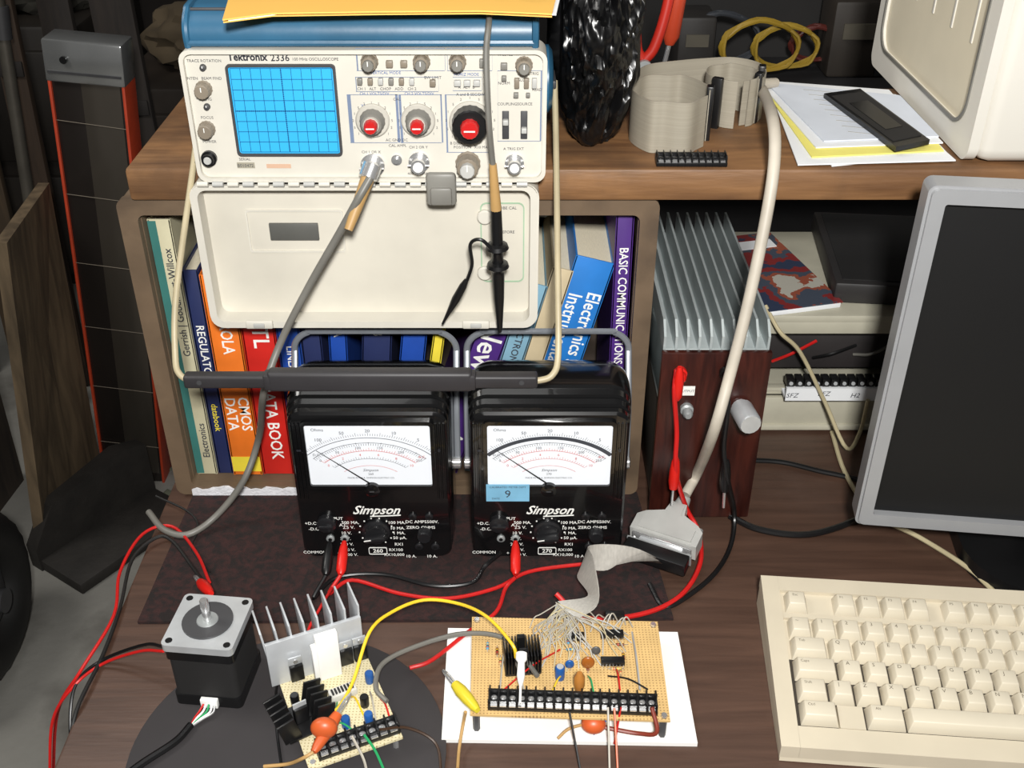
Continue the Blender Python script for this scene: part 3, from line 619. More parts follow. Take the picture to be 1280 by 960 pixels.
    for i in range(7): a=math.pi-math.pi/2*i/6; P.append((-hx+.020+.020*math.cos(a),.080,.1635+.018*math.sin(a)))
    Q=[(-x,y,z) for x,y,z in P[::-1]]
    b.tube(P+Q,.0028,M('strap_grey',(128,132,138),.35,.3),n=8,res=3,flat=.7)
    for sx in (-1,1): b.lathe((sx*.0655,.045,.07),(sx,0,0),[(.006,0),(.006,.006),(.004,.007)],CHR,14)
    done(b,'carrying_handle',E,label='grey strap handle over the top')
    if second:
        b=B(X); b.box((-.034,-.0036,.0745),(.036,.0008,.0175),M('sticker_blue',(120,175,205),.5)); b.text('CALIBRATED METER DEPT',.0026,(-.034,-.0042,.081),ink); b.text('9',.011,(-.034,-.0042,.0735),ink); b.text('DATE',.0026,(-.044,-.0042,.069),ink); done(b,'sticker',E,label='pale blue calibration sticker')
    return E
meter(-.1165); meter(.0305,True)
p=Vector((-.1165-.0275,.7065,.0257)); q=Vector((-.1165-.040,.7065,.0252))
z=.0062
wire('test_lead',[p+Vector((0,-.034,-.010)),W(412,742,z=.006),W(440,725,z=z),W(500,742,z=.0055),W(560,748,z=.0055),W(620,735,z=.0055),W(660,715,z=.0055),W(720,706,z=.008),W(772,702,z=.012)],.0017,REDW,'red test lead running across the mat from the meter','test lead',[('plug',p+Vector((0,-.033,-.010)),(0,1,.32),RED)])
wire('test_lead',[q+Vector((0,-.034,-.010)),W(392,748,z=.006),W(420,722,z=z),W(480,718,z=z),W(540,732,z=z),W(590,728,z=z),W(606,708,z=.008),Vector((.0305-.040,.694,.022))],.0018,K,'black test lead linking the two meters','test lead',[('plug',q+Vector((0,-.033,-.010)),(0,1,.32),K)])
p=Vector((.0305-.0275,.7065,.0257))
wire('test_lead',[p+Vector((0,-.034,-.012)),W(632,735,z=.006),W(620,765,z=.006),W(585,790,z=.006),W(540,825,z=.006),W(512,835,z=.006)],.0017,REDW,'red test lead hanging from the second meter','test lead',[('plug',p+Vector((0,-.033,-.010)),(0,1,.32),RED)])
wire('hookup_wire',[W(415,735,z=.02),W(400,760,z=.03),W(385,790,z=.03),W(392,810,z=.026)],.0012,REDW,'short red wire dropping to the heatsink board','wire')
# ================================================================ power supply
AX=.126;AXR=.2145;AY=.763
E=empty('power_supply',(.17,AY,0),'homemade power supply with mahogany panel and finned heatsink on top','power supply')
b=B(); b.box(((AX+AXR)/2,AY+.003,.091),(AXR-AX+.003,.006,.176),MAROON,.0012); done(b,'front_panel',E,label='glossy mahogany front panel')
b=B(); b.box(((AX+AXR)/2,AY+.115,.062),(AXR-AX-.006,.216,.118),M('case_dark',(60,54,48),.5),.003)
for x in (AX+.015,AXR-.015): b.lathe((x,AY+.012,0),(0,0,1),[(.006,0),(.006,.003)],K,12)
done(b,'case',E)
b=B(); b.box(((AX+AXR)/2,AY+.122,.151),(AXR-AX,.228,.054),FIN,.001)
for k in range(10):
    x=AX+.001+k*(AXR-AX-.002)/9; b.prism([(AY+.008,.13),(AY+.236,.13),(AY+.236,.200),(AY+.020,.200),(AY+.008,.19)],x-.0010,x+.0010,FIN,'yz')
done(b,'heatsink',E,label='aluminium heatsink with tall parallel fins')
b=B(); c=W(925,508,y=AY); b.lathe(c,(.15,-1,0),[(.0075,0),(.0075,.003),(.0095,.004),(.0095,.026),(.0085,.028)],ALU,28,rib=.03); done(b,'knob',E,label='large knurled silver knob')
b=B(); c=W(905,490,y=AY); b.text('ADJ',.005,c+Vector((0,-.0002,0)),inkw)
c=W(858,488,y=AY); b.box(c+Vector((0,-.0006,0)),(.014,.0008,.009),inkw); b.text('OUTPUT',.0034,c+Vector((0,-.001,0)),ink); done(b,'label_plate',E,label='small white output label')
for px,m in ((850,RED),(858,ALUD),(907,K)):
    c=W(px,465 if px!=858 else 510,y=AY); b=B(); b.lathe(c,(0,-1,0),[(.0055,0),(.0055,.004),(.004,.005),(.004,.011),(.0025,.013)],m,16,rib=.05); done(b,'binding_post',E)
wire('test_lead',[W(846,462,y=.748),W(843,490,y=.742),W(846,540,y=.74),W(845,590,y=.735),W(858,635,z=.03),W(873,665,z=.012),W(875,705,z=.008),W(850,745,z=.005),W(800,768,z=.0055),W(730,772,z=.014),W(695,742,z=.028)],.0021,REDW,'red test lead looping from the power supply to the circuit board','test lead',[('plug',W(846,500,y=.744),(0,.02,1),RED),('clip',W(845,572,y=.738),(0,-.05,-1),RED)])
wire('test_lead',[W(908,470,y=.748),W(910,510,y=.735),W(905,560,y=.735),W(910,600,y=.73),W(918,640,z=.02),W(914,680,z=.004),W(895,715,z=.003),W(860,745,z=.003),W(830,758,z=.003),W(812,730,z=.006)],.0021,K,'black test lead looping from the power supply onto the bench','test lead',[('clip',W(908,575,y=.735),(.05,-.05,-1),K)])
CRW=M('cable_cream',(184,172,138),.5)
wire('cream_cable',[W(962,395,z=.145)+Vector((0,.02,0)),W(975,415,y=.885),W(1000,440,y=.885),W(1030,500,y=.88),W(1058,560,z=.01),W(1075,540,z=.01),W(1085,500,y=.885)],.0020,CRW,'cream cable looping beside the chassis','cable')
wire('black_cable',[W(935,575,z=.003),W(980,578,z=.003),W(1040,592,z=.003),W(1110,600,z=.003),W(1180,560,z=.003)],.0025,K,'black cable lying behind the monitor','cable')
wire('black_cable',[W(912,645,z=.003),W(950,662,z=.003),W(1010,668,z=.003),W(1070,650,z=.003),W(1120,620,z=.003)],.003,K,'thick black cable lying on bench beside the power supply','cable')
wire('keyboard_cable',[W(1040,540,z=.004),W(1056,590,z=.004),W(1090,640,z=.004),W(1150,672,z=.004),W(1210,710,z=.004),W(1248,745,z=.004)],.0022,CRW,'cream cable running across the bench behind the keyboard','cable')
# ================================================================ chassis behind
E=empty('rack_chassis',(.40,.99,0),'beige equipment chassis with open slots on the bench','equipment chassis')
BE2=M('chassis_beige',(180,176,158),.55,0,.08)
b=B(); b.box((.42,.995,.1325),(.38,.19,.009),BE2,.002); b.box((.42,.904,.124),(.38,.008,.014),BE2,.001); b.box((.42,.99,.003+.003),(.38,.18,.006),BE2,.001)
b.box((.235,.99,.066),(.006,.18,.126),BE2); b.box((.605,.99,.066),(.006,.18,.126),BE2); b.box((.42,1.08,.066),(.37,.006,.126),KM)
b.box((.42,.99,.050),(.36,.17,.004),BE2); b.box((.42,.906,.024),(.37,.006,.034),BE2,.001); b.box((.42,.911,.047),(.37,.006,.010),BE2,.001); done(b,'chassis_frame',E)
b=B(); b.box((.40,1.00,.0875),(.33,.16,.045),M('inner_module_dark',(40,36,36),.6,0,.3,20),.003); 
for k in range(7): b.tube([(.26+k*.04,.918,.075+.004*(k%3)),(.275+k*.04,.908,.090),(.30+k*.04,.916,.100-.005*(k%2))],.0016,[REDW,K,CG,YELW][k%4],n=6,res=5)
done(b,'wiring_module',E,label='dark inner module with loose coloured wires')
b=B(); b.box((.40,.889,.0555),(.26,.004,.0145),PAPER); b.box((.40,.897,.0500),(.26,.018,.003),PAPER)
for k in range(30): b.box((.274+k*.0087,.896,.0665),(.0075,.012,.0085),K,.0008); b.lathe((.274+k*.0087,.8895,.067),(0,-1,.3),[(.002,0),(.002,.0008)],ALU,8)
for k,s in enumerate(('SFZ','EFZ','H2','D C','HE','D C','AC','SF')): b.text(s,.0075,(.276+k*.031,.8868,.0555+(.001 if k%2 else -.001)),ink,shear=.2)
done(b,'terminal_block',E,label='black terminal row with white handwritten paper strip')
b=B(TR(.40,1.0,.137)@RZ(-6)); b.box((0.02,0,.012),(.20,.17,.022),M('slab_black',(44,42,42),.5,0,.2,15),.003); b.box((.02,0,.0235),(.185,.155,.001),KM); done(b,'flat_metal_case',label='flat dark grey case lying on the chassis',cat='case')
MG=M('magazine_cover',(150,60,55),.35,0,.2,16)
r=[n for n in MG.node_tree.nodes if n.type=='VALTORGB'][0]; cr=r.color_ramp; cr.interpolation='CONSTANT'
cr.elements[0].color=lin((50,60,84)); cr.elements[1].color=lin((186,182,170)); cr.elements[0].position=.0; cr.elements[1].position=.60
e=cr.elements.new(.43); e.color=lin((130,44,44)); e=cr.elements.new(.50); e.color=lin((70,78,92)); e=cr.elements.new(.56); e.color=lin((150,80,60))
b=B(TR(.262,.985,.137)@RZ(14)); b.box((0,0,.003),(.075,.16,.006),PAPER,.001); b.box((0,0,.0065),(.077,.162,.001),MG); b.box((.0,.055,.0073),(.06,.018,.0006),PAPER); done(b,'magazine',label='glossy magazine with red and blue cover lying on the chassis',cat='magazine')
# ================================================================ monitor
yaw=-7; Mo=TR(.288,.698,0)@RZ(yaw); mt=.3535
E=empty('lcd_monitor',Mo@Vector((.2,.03,0)),'flat panel monitor with silver bezel and dark screen','monitor')
b=B(Mo); b.ring(rrect(0,.39,.05,mt,.006),rrect(.0115,.3785,.0625,mt-.0115,.002),.0012,.020,SILV); b.ring(rrect(.0022,.3878,.0522,mt-.0022,.005),rrect(.0125,.3775,.0635,mt-.0125,.002),-.002,.001,SILV); done(b,'bezel',E,label='silver plastic bezel')
b=B(Mo); b.box((.195,.008,.2025),(.369,.004,.282),SCRN); done(b,'screen',E,label='switched-off black screen')
b=B(Mo); b.box((.195,.036,.200),(.365,.030,.275),DGREY,.01); done(b,'back_shell',E)
b=B(Mo); b.box((.195,.055,.06),(.07,.025,.12),K,.006); b.prism(rrect(.10,.29,-.030,.14,.06,8),0.001,.016,K,'xy'); done(b,'stand',E,label='black pedestal stand')
# ================================================================ keyboard
KX=TR(.1895,.4985,0)@RZ(-5)
E=empty('keyboard',KX@Vector((.2,.08,0)),'beige full size computer keyboard on the bench','keyboard')
kd=.157; kw=.42
b=B(KX)
def slope(y): return .011+.016*(y/kd)
b.prism([(0,0.001),(kd,.001),(kd,.027),(kd-.004,.030),(kd-.018,.027),(.018,.013),(.002,.010)],.0005,kw-.0005,BEI,'yz')
for (xa,xb,ya,yb) in ((0,.0135,.0,kd),(kw-.0115,kw,0,kd),(.0133,kw-.0113,0,.0175),(.0133,kw-.0113,kd-.0145,kd)):
    V=[(xa,ya,slope(ya)-.006),(xb,ya,slope(ya)-.006),(xb,yb,slope(yb)-.006),(xa,yb,slope(yb)-.006)]
    V+= [(x,y,z+.0115) for x,y,z in V]
    b.raw(V,[[3,2,1,0],[4,5,6,7],[0,1,5,4],[1,2,6,5],[2,3,7,6],[3,0,4,7]],BEI)
b.box((kw/2,kd/2,.0195),(kw-.02,kd-.026,.001),BEID,rot=RX(5.8))
b.box((kw/2,.1185,.0245),(kw-.02,.0050,.006),BEI,rot=RX(5.8))
p_=.0190
for k,w in ((1.5,1),(11.5,1),(14.05,1.5)):
    b.box((.0145+(k+w/2)*p_,.0275,slope(.0275)+.002),(w*p_-.001,.019,.008),BEI,rot=RX(5.8))
done(b,'keyboard_case',E)
rows=[(.1315,[(0,1)]+[(2+i*1.0+(i//4)*.5,1) for i in range(12)],['Esc']+['F%d'%i for i in range(1,13)]),
(.1060,[(i,1) for i in range(13)]+[(13,2)],list('~1234567890-=')+['Back']),
(.0870,[(0,1.5)]+[(1.5+i,1) for i in range(12)]+[(13.5,1.5)],['Tab']+list('QWERTYUIOP[]')+['\\']),
(.0680,[(0,1.75)]+[(1.75+i,1) for i in range(11)]+[(12.75,2.25)],['Caps']+list("ASDFGHJKL;'")+['Enter']),
(.0490,[(0,1.25),(1.25,1)]+[(2.25+i,1) for i in range(10)]+[(12.25,2.75)],['Shift','|']+list('ZXCVBNM,./')+['Shift']),
(.0300,[(0,1.5),(2.5,1.5),(4,6),(10,1.5),(12.5,1.5)],['Ctrl','Alt','','Alt','Ctrl'])]
for ri,(y,ks,lg) in enumerate(rows):
    ks=ks+[(15.6+i,1) for i in range(3)] if ri!=3 else ks
    for ki,(k,w) in enumerate(ks):
        cx=.0160+(k+w/2)*p_*.995; z=slope(y)+.001; b=B(KX)
        bm=bmesh.new(); bmesh.ops.create_cube(bm,size=1); ww=w*p_-.0010; dd=p_-.0010
        for v in bm.verts:
            if v.co.z>0: v.co=Vector((v.co.x*(ww-.0060),v.co.y*(dd-.0062)+.0008,.0095))
            else: v.co=Vector((v.co.x*ww,v.co.y*dd,0))
        bmesh.ops.bevel(bm,geom=bm.edges[:],offset=.0007,segments=2,profile=.5,affect='EDGES')
        KM_=TR(cx,y,z)@RX(5.8)
        b.bm(bm,BEIK,KM_)
        if ki<len(lg) and lg[ki]: b.text(lg[ki],.0044 if len(lg[ki])==1 else .0032,(-(ww-.0060)/2+.0032+(.0016 if len(lg[ki])>2 else 0),.0034,.0095),inkk,face='up',lift=.00006,MX=KM_)
        done(b,'key',E)
# ================================================================ computer case on shelf
WC=M('case_offwhite',(222,218,208),.5,0,.03,8)
E=empty('computer_case',(.50,.93,.329),'off-white plastic computer housing with recessed side on shelf board','computer case')
b=B(); b.box((.519,.93,.58),(.32,.27,.50),WC,.012,seg=3)
done(b,'housing',E)
XM=Matrix(((0,1,0,0),(1,0,0,0),(0,0,1,0),(0,0,0,1)))
bb=B(XM); bb.ring(rrect(.797,1.063,.3305,.828,.012,8),rrect(.818,1.045,.352,.80,.022,8),.352,.360,WC); done(bb,'side_bezel',E,label='raised off-white bezel')
bb=B(XM); bb.ring(rrect(.8165,1.0465,.3505,.8015,.0235,8),rrect(.8195,1.0435,.3535,.7985,.021,8),.3510,.3525,GREY); done(bb,'gasket',E,label='grey outline strip')
bb=B(XM); bb.prism(rrect(.817,1.046,.351,.801,.022,8),.3555,.3602,M('inner_cream',(222,212,188),.5,0,.03)); 
for k in range(5): bb.box((.845+k*.045,.3553,.60),(.004,.0012,.38),WC,.0004)
done(bb,'side_panel',E,label='cream recessed ribbed panel')
# papers
random.seed(2)
shts=[([(945,100),(1118,112),(1212,192),(1040,207)],PAPER),([(962,112),(1100,118),(1205,200),(1000,210)],PAPER),([(950,104),(1128,120),(1180,188),(1015,196)],M('paper_yellow',(236,226,120),.8,0,.04)),([(948,101),(1120,118),(1196,178),(1020,184)],PAPER),([(958,103),(1125,119),(1190,170),(1030,176)],M('paper_blueish',(212,218,228),.8,0,.04))]
z=.3292
for si,(pts,m) in enumerate(shts):
    q=[W(x,y,z=z+.001) for x,y in pts]
    for v in q: v.x=min(v.x,.3465); v.y=max(v.y,.793)
    bb=B(); bb.prism([(v.x,v.y) for v in q],z,z+.001,m,'xy')
    if si==4:
        o_=q[0]; u_=(q[1]-q[0]); w_=(q[3]-q[0])
        for k in range(9):
            a=o_+u_*.25+w_*(.08+k*.09); e2=o_+u_*(.6+.1*((k*3)%3))+w_*(.08+k*.09); nrm=Vector((-(e2-a).y,(e2-a).x,0)).normalized()*.0006
            bb.prism([((a+nrm).x,(a+nrm).y),((e2+nrm).x,(e2+nrm).y),((e2-nrm).x,(e2-nrm).y),((a-nrm).x,(a-nrm).y)],z+.001,z+.0012,LGREY,'xy')
    z+=.0013; done(bb,'paper_sheet',label='loose %s sheet in a stack on the shelf board'%('yellow' if 'yellow' in m.name else 'pale blue' if 'blue' in m.name else 'white printed'),cat='paper',group='stacked papers on the shelf board')
bb=B(); q=[W(x,y,z=z+.003) for x,y in ((1030,118),(1075,112),(1162,176),(1120,185))]
bb.prism([(v.x,v.y) for v in q],z,z+.004,K,'xy'); cc=sum(q,Vector())/4; bb.prism([((cc+(v-cc)*.85).x,(cc+(v-cc)*.85).y) for v in q],z+.004,z+.0047,KM,'xy'); bb.prism([((cc+(v-cc)*.5).x,(cc+(v-cc)*.5).y) for v in q],z+.0047,z+.0051,K,'xy')
done(bb,'drive_bay_cover',label='black rectangular plastic cover lying on papers',cat='plastic cover')
# ================================================================ bag
bm=bmesh.new(); bmesh.ops.create_icosphere(bm,subdivisions=6,radius=1)
for v in bm.verts:
    c=v.co.copy(); k=Vector((c.x*.8,c.y*1.2,c.z*1.7)); 
    w=Vector((noise.noise(k*1.3),noise.noise(k*1.3+Vector((9,2,4))),noise.noise(k*1.3+Vector((3,8,1)))))*.9
    n=noise.noise(k*1.4+Vector((4,4,4)))*.22; k2=k+w
    rdg=sum((1-abs(noise.noise(k2*f+Vector((f,1,2))))*2.6)*a for f,a in ((2.4,.09),(5.2,.055),(9,.022)))
    s=1+n+rdg-.10; zz=c.z
    bottom=1 if zz>-.4 else max(.7,1-(-.4-zz)*.45)
    v.co=Vector((c.x*s*.038*bottom,c.y*s*.068,zz*.125*(1+n*.3)))
b=B(); b.bm(bm,M('bin_bag',(12,12,13),.3,0,.1,10),TR(.0660,.872,.437)); 
for i,v in enumerate(b.V):
    lim=.0385 if v.y<.868 else .028
    if v.x<lim: v.x=lim+(v.x-lim)*.06
    if v.x>.101: v.x=.101+(v.x-.101)*.3
    if v.z<.3292: v.z=.3292
done(b,'garbage_bag',label='crumpled black plastic garbage bag beside the oscilloscope',cat='bag',ang=50)
# ribbon cable coils
RB=M('ribbon_grey',(154,147,132),.5,0,.12,200,stretch=(.01,.01,3))
def loopstrip(pts,h,lab,z=.3292,name='ribbon_cable',cl=()):
    E=empty(name,(pts[0][0],pts[0][1],z),lab,'cable','grey ribbon cables on the shelf board')
    b=B(); b.strip([(x,y,z+dz) for x,y,dz in pts],[(x,y,z+h+dz*.6) for x,y,dz in pts],RB); done(b,'flat_cable',E)
    for x,y,a in cl:
        bb=B(TR(x,y,z+h/2)@RZ(a)); bb.box((0,0,0),(.009,.006,h+.004),K,.001); done(bb,'connector',E)
def circ(cx,cy,rx,ry,a0,a1,n=14,wv=0): return [(cx+rx*math.cos(math.radians(a0+(a1-a0)*i/n)),cy+(ry+wv*math.sin(i*2.1))*math.sin(math.radians(a0+(a1-a0)*i/n)),0) for i in range(n+1)]
loopstrip(circ(.1275,.856,.031,.036,-10,330,18,.003),.042,'grey flat ribbon cable standing in a loop beside the bag',cl=((.1595,.856,80),))
loopstrip([(.105,.915,0),(.12,.935,0),(.145,.945,0),(.17,.952,0),(.195,.955,0),(.214,.940,0),(.216,.915,0),(.208,.895,0),(.192,.887,0)],.038,'long grey ribbon cable curving across the board',cl=((.215,.925,80),))
loopstrip(circ(.186,.905,.022,.024,-60,270,16,.002),.040,'tight loop of grey ribbon cable with black plugs',cl=((.170,.884,-30),(.207,.898,60)))
def tstrip(X,n,pitch,d,h,E=None,lab=None,name='terminal_strip'):
    b=B(X); l=n*pitch; b.box((0,0,h*.2),(l+.002,d,h*.4),K,.0006); b.box((0,d*.28,h*.45),(l+.002,d*.12,h*.9),K); b.box((0,-d*.28,h*.4),(l+.002,d*.1,h*.7),K) 
    for k in range(n+1): b.box((-l/2+k*pitch,0,h*.5),(pitch*.16,d,h),K,.0003)
    for k in range(n):
        for sy in (-1,1):
            c=(-l/2+(k+.5)*pitch,sy*d*(.40),h*.44); b.box(c,(pitch*.7,d*.17,.0008),CHR)
        b.lathe((-l/2+(k+.5)*pitch,0,h*.4),(0,0,1),[(pitch*.34,0),(pitch*.34,.0016),(pitch*.2,.002)],CHR,10)
    return done(b,name,E,label=lab,cat=None if E else 'terminal strip')
q=W(864,199,z=.333); tstrip(TR(q.x,q.y,.3292)@RZ(-1),10,.0053,.013,.009,lab='black ten-way screw terminal strip on the shelf board edge')
# pliers
E=empty('pliers',(.115,.962,.3292),'red handled pliers standing upright behind the ribbon cable','pliers')
b=B(); b.tube([(.108,.962,.335),(.110,.962,.345),(.117,.962,.358)],.005,DGREY,n=8); b.lathe((.117,.956,.358),(0,-1,0),[(.007,0),(.007,.005)],ALUD,16); b.tube([(.124,.962,.335),(.123,.962,.345),(.117,.962,.358)],.005,DGREY,n=8); done(b,'jaw',E)
for s2 in (-1,1):
    b=B(); b.tube([(.117,.962,.362),(.118+s2*.008,.962,.375),(.122+s2*.013,.965,.41),(.128+s2*.012,.97,.46),(.13+s2*.006,.97,.49)],.0048,M('plier_red',(172,38,26),.4),n=10); done(b,'handle',E)
E=empty('screwdriver',(.095,.975,.3292),'orange handled screwdriver propped behind the cable loops','screwdriver')
b=B(); b.tube([(.135,.985,.3305),(.142,.985,.37)],.0022,CHR,res=1); done(b,'shaft',E)
b=B(); b.lathe((.142,.985,.37),(.1,0,1),[(.004,0),(.0075,.008),(.0075,.06),(.005,.07)],M('handle_orange_red',(176,62,36),.4),16,rib=.06); done(b,'handle',E)
# ================================================================ big cable & connector
CB=M('cable_bone',(182,174,160),.5)
cp=W(836,657,z=.030)
P=[Vector((.24,.975,.338)),W(938,106,z=.345),W(952,112,z=.352),W(966,150,y=.80),W(968,200,y=.765),W(958,270,y=.745),W(935,380,y=.725),W(912,470,y=.71),W(892,540,y=.70),W(872,590,z=.055),W(857,618,z=.040)]
E=empty('serial_cable',cp-Vector((0,0,.03)),'thick bone coloured computer cable with grey hooded connector','cable')
b=B(); b.tube(P,.0046,CB,n=14,res=8); done(b,'cord',E)
dirv=(W(813,692,z=.03)-W(857,618,z=.03)); aa=math.degrees(math.atan2(dirv.y,dirv.x))+90
CX=TR(cp.x,cp.y,.023)@RZ(aa)@RX(10)
b=B(CX); hp=[(-.007,.028),(.007,.028),(.009,.016),(.024,.009),(.030,.003),(.030,-.014),(-.030,-.014),(-.030,.003),(-.024,.009),(-.009,.016)]
b.prism(hp,-.0085,.0085,LGREY,'xy'); b.prism([(x*.8,y*.8) for x,y in hp],.0085,.0100,LGREY,'xy'); b.box((0,.022,0),(.013,.012,.0195),LGREY,.002)
b.cyl((0,.026,0),(0,.042,0),.0078,LGREY,r1=.0055)
done(b,'connector_hood',E,label='grey plastic connector hood')
b=B(CX); b.box((0,-.016,0),(.054,.003,.014),CHR,.001); b.box((0,-.020,0),(.040,.007,.010),ALU,.002); done(b,'metal_shell',E)
for sx in (-1,1):
    b=B(CX); b.lathe((sx*.0250,.012,0),(0,-1,0),[(.003,0),(.003,.008),(.0016,.009),(.0016,.030)],CHR,12,rib=.05); done(b,'thumbscrew',E)
b=B(CX); b.box((0,-.0295,0),(.056,.013,.014),K,.001); b.box((0,-.0225,0),(.058,.0020,.012),ALUD); E=done(b,'ribbon_connector',label='black ribbon connector mated to grey hood with grey flat cable',cat='connector')
RB2=M('ribbon_grey_b',(172,168,160),.5,0,.12,160,stretch=(3,3,.01))
A=[CX@Vector((-.024,-.0345,.0)),W(760,712,z=.012),W(730,712,z=.012),W(722,722,z=.020),W(735,745,z=.032),W(697,752,z=.031)]
Bp=[CX@Vector((.020,-.0345,.0)),W(790,684,z=.030),W(738,682,z=.035),W(742,700,z=.046),W(748,752,z=.044),W(722,774,z=.031)]
b=B(); b.strip(A,Bp,RB2); done(b,'flat_cable',E,label='twisted grey ribbon cable')
# ================================================================ front boards
b=B(); q=[W(x,y,z=.004) for x,y in ((552,924),(872,929),(847,790),(560,785))]; b.prism([(v.x,v.y) for v in q],.0003,.004,WH,'xy'); done(b,'white_panel',label='white rigid panel lying under the large circuit board',cat='panel')
PB=perf('perfboard_tan',(208,174,116),(150,116,72)); PB1=perf('perfboard_cream',(214,203,166),(168,152,112))
zt=.0245
E=empty('circuit_board',(.042,.565,.004),'tan perforated prototype board with chips and terminal strip on standoffs','circuit board')
q=[W(x,y,z=zt) for x,y in ((588,893),(838,901),(822,777),(590,771))]
b=B(); b.prism([(v.x,v.y) for v in q],zt-.0018,zt,PB,'xy'); done(b,'perforated_board',E)
for v,dx,dy in zip(q,(.004,-.004,-.004,.004),(.004,.004,-.004,-.004)):
    b=B(); b.cyl((v.x+dx,v.y+dy,.0042),(v.x+dx,v.y+dy,zt+.0005),.0026,DGREY,n=6); b.lathe((v.x+dx,v.y+dy,zt+.0005),(0,0,1),[(.0024,0),(.002,.0015)],CHR,12); done(b,'standoff',E)
a=W(612,873,z=zt+.004);c=W(820,880,z=zt+.004); l=(c-a).length; mid=(a+c)/2; angs=math.degrees(math.atan2((c-a).y,(c-a).x))
tstrip(TR(mid.x,mid.y,zt)@RZ(angs),18,l/18,.0155,.0098,E,'black screw terminal strip')
def dip(X,n,w,h=.004,E=None):
    b=B(X); L_=n*.00254; b.box((0,0,h/2+.0015),(L_,w,h),K,.0005); b.lathe((-L_/2+.0012,0,h+.0015),(0,0,1),[(.0006,0),(.0006,.0001)],DGREY,8)
    for k in range(n):
        for s2 in (-1,1): b.box((-L_/2+(k+.5)*.00254,s2*(w/2+.0006),.0018),(.0005,.0008,.0036),CHR)
    done(b,'chip',E,label='black integrated circuit')
for px,py,n in ((765,792,7),(766,826,7),(722,795,4),(768,764,6)):
    v=W(px,py,z=zt+.004); 
    if py==764: v.y-=.004
    dip(TR(v.x,v.y,zt),n,.0068,E=E)
v=W(654,838,z=zt); b=B(TR(v.x-.001,v.y+.006,zt)@RZ(6))
b.box((0,0,.001),(.026,.022,.002),K); 
for sx in (-1,1):
    for k in range(5): b.box((sx*(.004+k*.0023),0,.010),(.0009,.022,.019),K,.0002)
for k in range(2): b.box((0,.007-k*.014,.013),(.006,.004,.020),K,.0005)
done(b,'heatsink',E,label='black finned clip-on heatsink')
v=W(700,838,z=zt+.008); b=B(); b.lathe((v.x,v.y,zt),(0,0,1),[(.0035,0),(.0037,.002),(.0037,.011),(.003,.012)],BLUC,18); b.lathe((v.x,v.y,zt+.012),(0,0,1),[(.0026,0),(.0026,.0003)],ALU,14); done(b,'capacitor',E,label='blue electrolytic capacitor')
for px,py,m,sx in ((735,830,M('cap_brown',(150,85,30),.3),1),(712,832,BLUC,.7),(745,815,M('cap_grey',(80,80,80),.4),.7)):
    v=W(px,py,z=zt+.006); b=B(); b.sph((v.x,v.y,zt+.0075),.0050*sx,m,(1,.45,1.2)); 
    for s2 in (-1,1): b.cyl((v.x+s2*.0012,v.y,zt),(v.x+s2*.0012,v.y,zt+.004),.0003,CHR,n=6)
    done(b,'capacitor',E)
v=W(724,858,z=zt+.008); b=B(); b.lathe((v.x,v.y,zt+.001),(0,.05,1),[(.0012,0),(.003,.003),(.0042,.009),(.0040,.016),(.002,.020)],M('cap_amber',(170,112,50),.35),14); done(b,'capacitor',E,label='amber teardrop capacitor')
random.seed(4)
cols=[M('res_tan',(200,165,110),.5),M('res_blue',(90,150,180),.5),M('res_brown',(120,70,40),.5)]
for k in range(18):
    px=random.uniform(608,810);py=random.uniform(790,850)
    if 630<px<690: continue
    v=W(px,py,z=zt+.002); a=random.choice((0,90)); X=TR(v.x,v.y,zt+.002)@RZ(a); b=B(X)
    b.lathe((-.0032,0,0),(1,0,0),[(.0009,0),(.0012,.0006),(.0010,.0014),(.0010,.005),(.0012,.0058),(.0009,.0064)],cols[k%3],10); 
    b.cyl((-.006,0,0),(.006,0,0),.0003,CHR,n=6)
    for i,mm in enumerate((RK,K,YELW)): b.lathe((-.0018+i*.0014,0,0),(1,0,0),[(.00112,0),(.00112,.0006)],mm,10)
    done(b,'resistor',E)
GW=M('jumper_grey',(168,162,150),.5)
random.seed(9)
for k in range(48):
    a=W(695+k*.56,753+k*.44,z=.031); e=W(random.choice((656,668,676,688,696,705,715,726,738,750,782))+random.uniform(-8,8),random.uniform(782,840),z=zt+.001)
    mid=(a+e)/2+Vector((random.uniform(-.009,.009),random.uniform(-.005,.005),random.uniform(.002,.009))); m2=(mid+e)/2+Vector((random.uniform(-.005,.005),random.uniform(-.004,.004),random.uniform(0,.004)))
    b=B(); b.tube([a,mid,m2,e],.0005,[GW,GW,LGREY,CRW][k%4],n=5,res=4); done(b,'jumper_wire',E)
for k in range(5):
    a=W(738+k*9,790-k,z=zt+.001); e=W(755+k*9,772+k*3,z=zt+.001); mid=(a+e)/2+Vector((.003*(k%2),.004,.006+.002*(k%3))); b=B(); b.tube([a,mid,e],.0006,GW,n=5,res=6); done(b,'jumper_wire',E)
for k,(x0_,y0_,x1_,y1_) in enumerate(((625,862,632,800),(630,862,700,812),(690,865,705,842),(800,862,790,790),(775,863,770,835),(742,865,735,845),(655,862,640,820),(810,862,760,845))):
    b=B(); a=W(x0_,y0_,z=zt+.006);e=W(x1_,y1_,z=zt+.001); b.tube([a,(a+e)/2+Vector((0,0,.004)),e],.0007,[GW,REDW,YELW,ALU,REDW,GREEN,GW,K][k],n=5); done(b,'jumper_wire',E)
wire('clip_lead',[W(645,822,z=.045),W(640,805,z=.055),W(610,772,z=.055),W(575,755,z=.05),W(530,750,z=.05),W(490,765,z=.05),W(462,790,z=.05),W(442,850,z=.035),W(425,882,z=.03),W(412,892,z=.028)],.0013,YELW,'yellow clip lead arching between the two circuit boards','test lead')
v=W(652,815,z=.05); v2=W(650,880,z=.036)
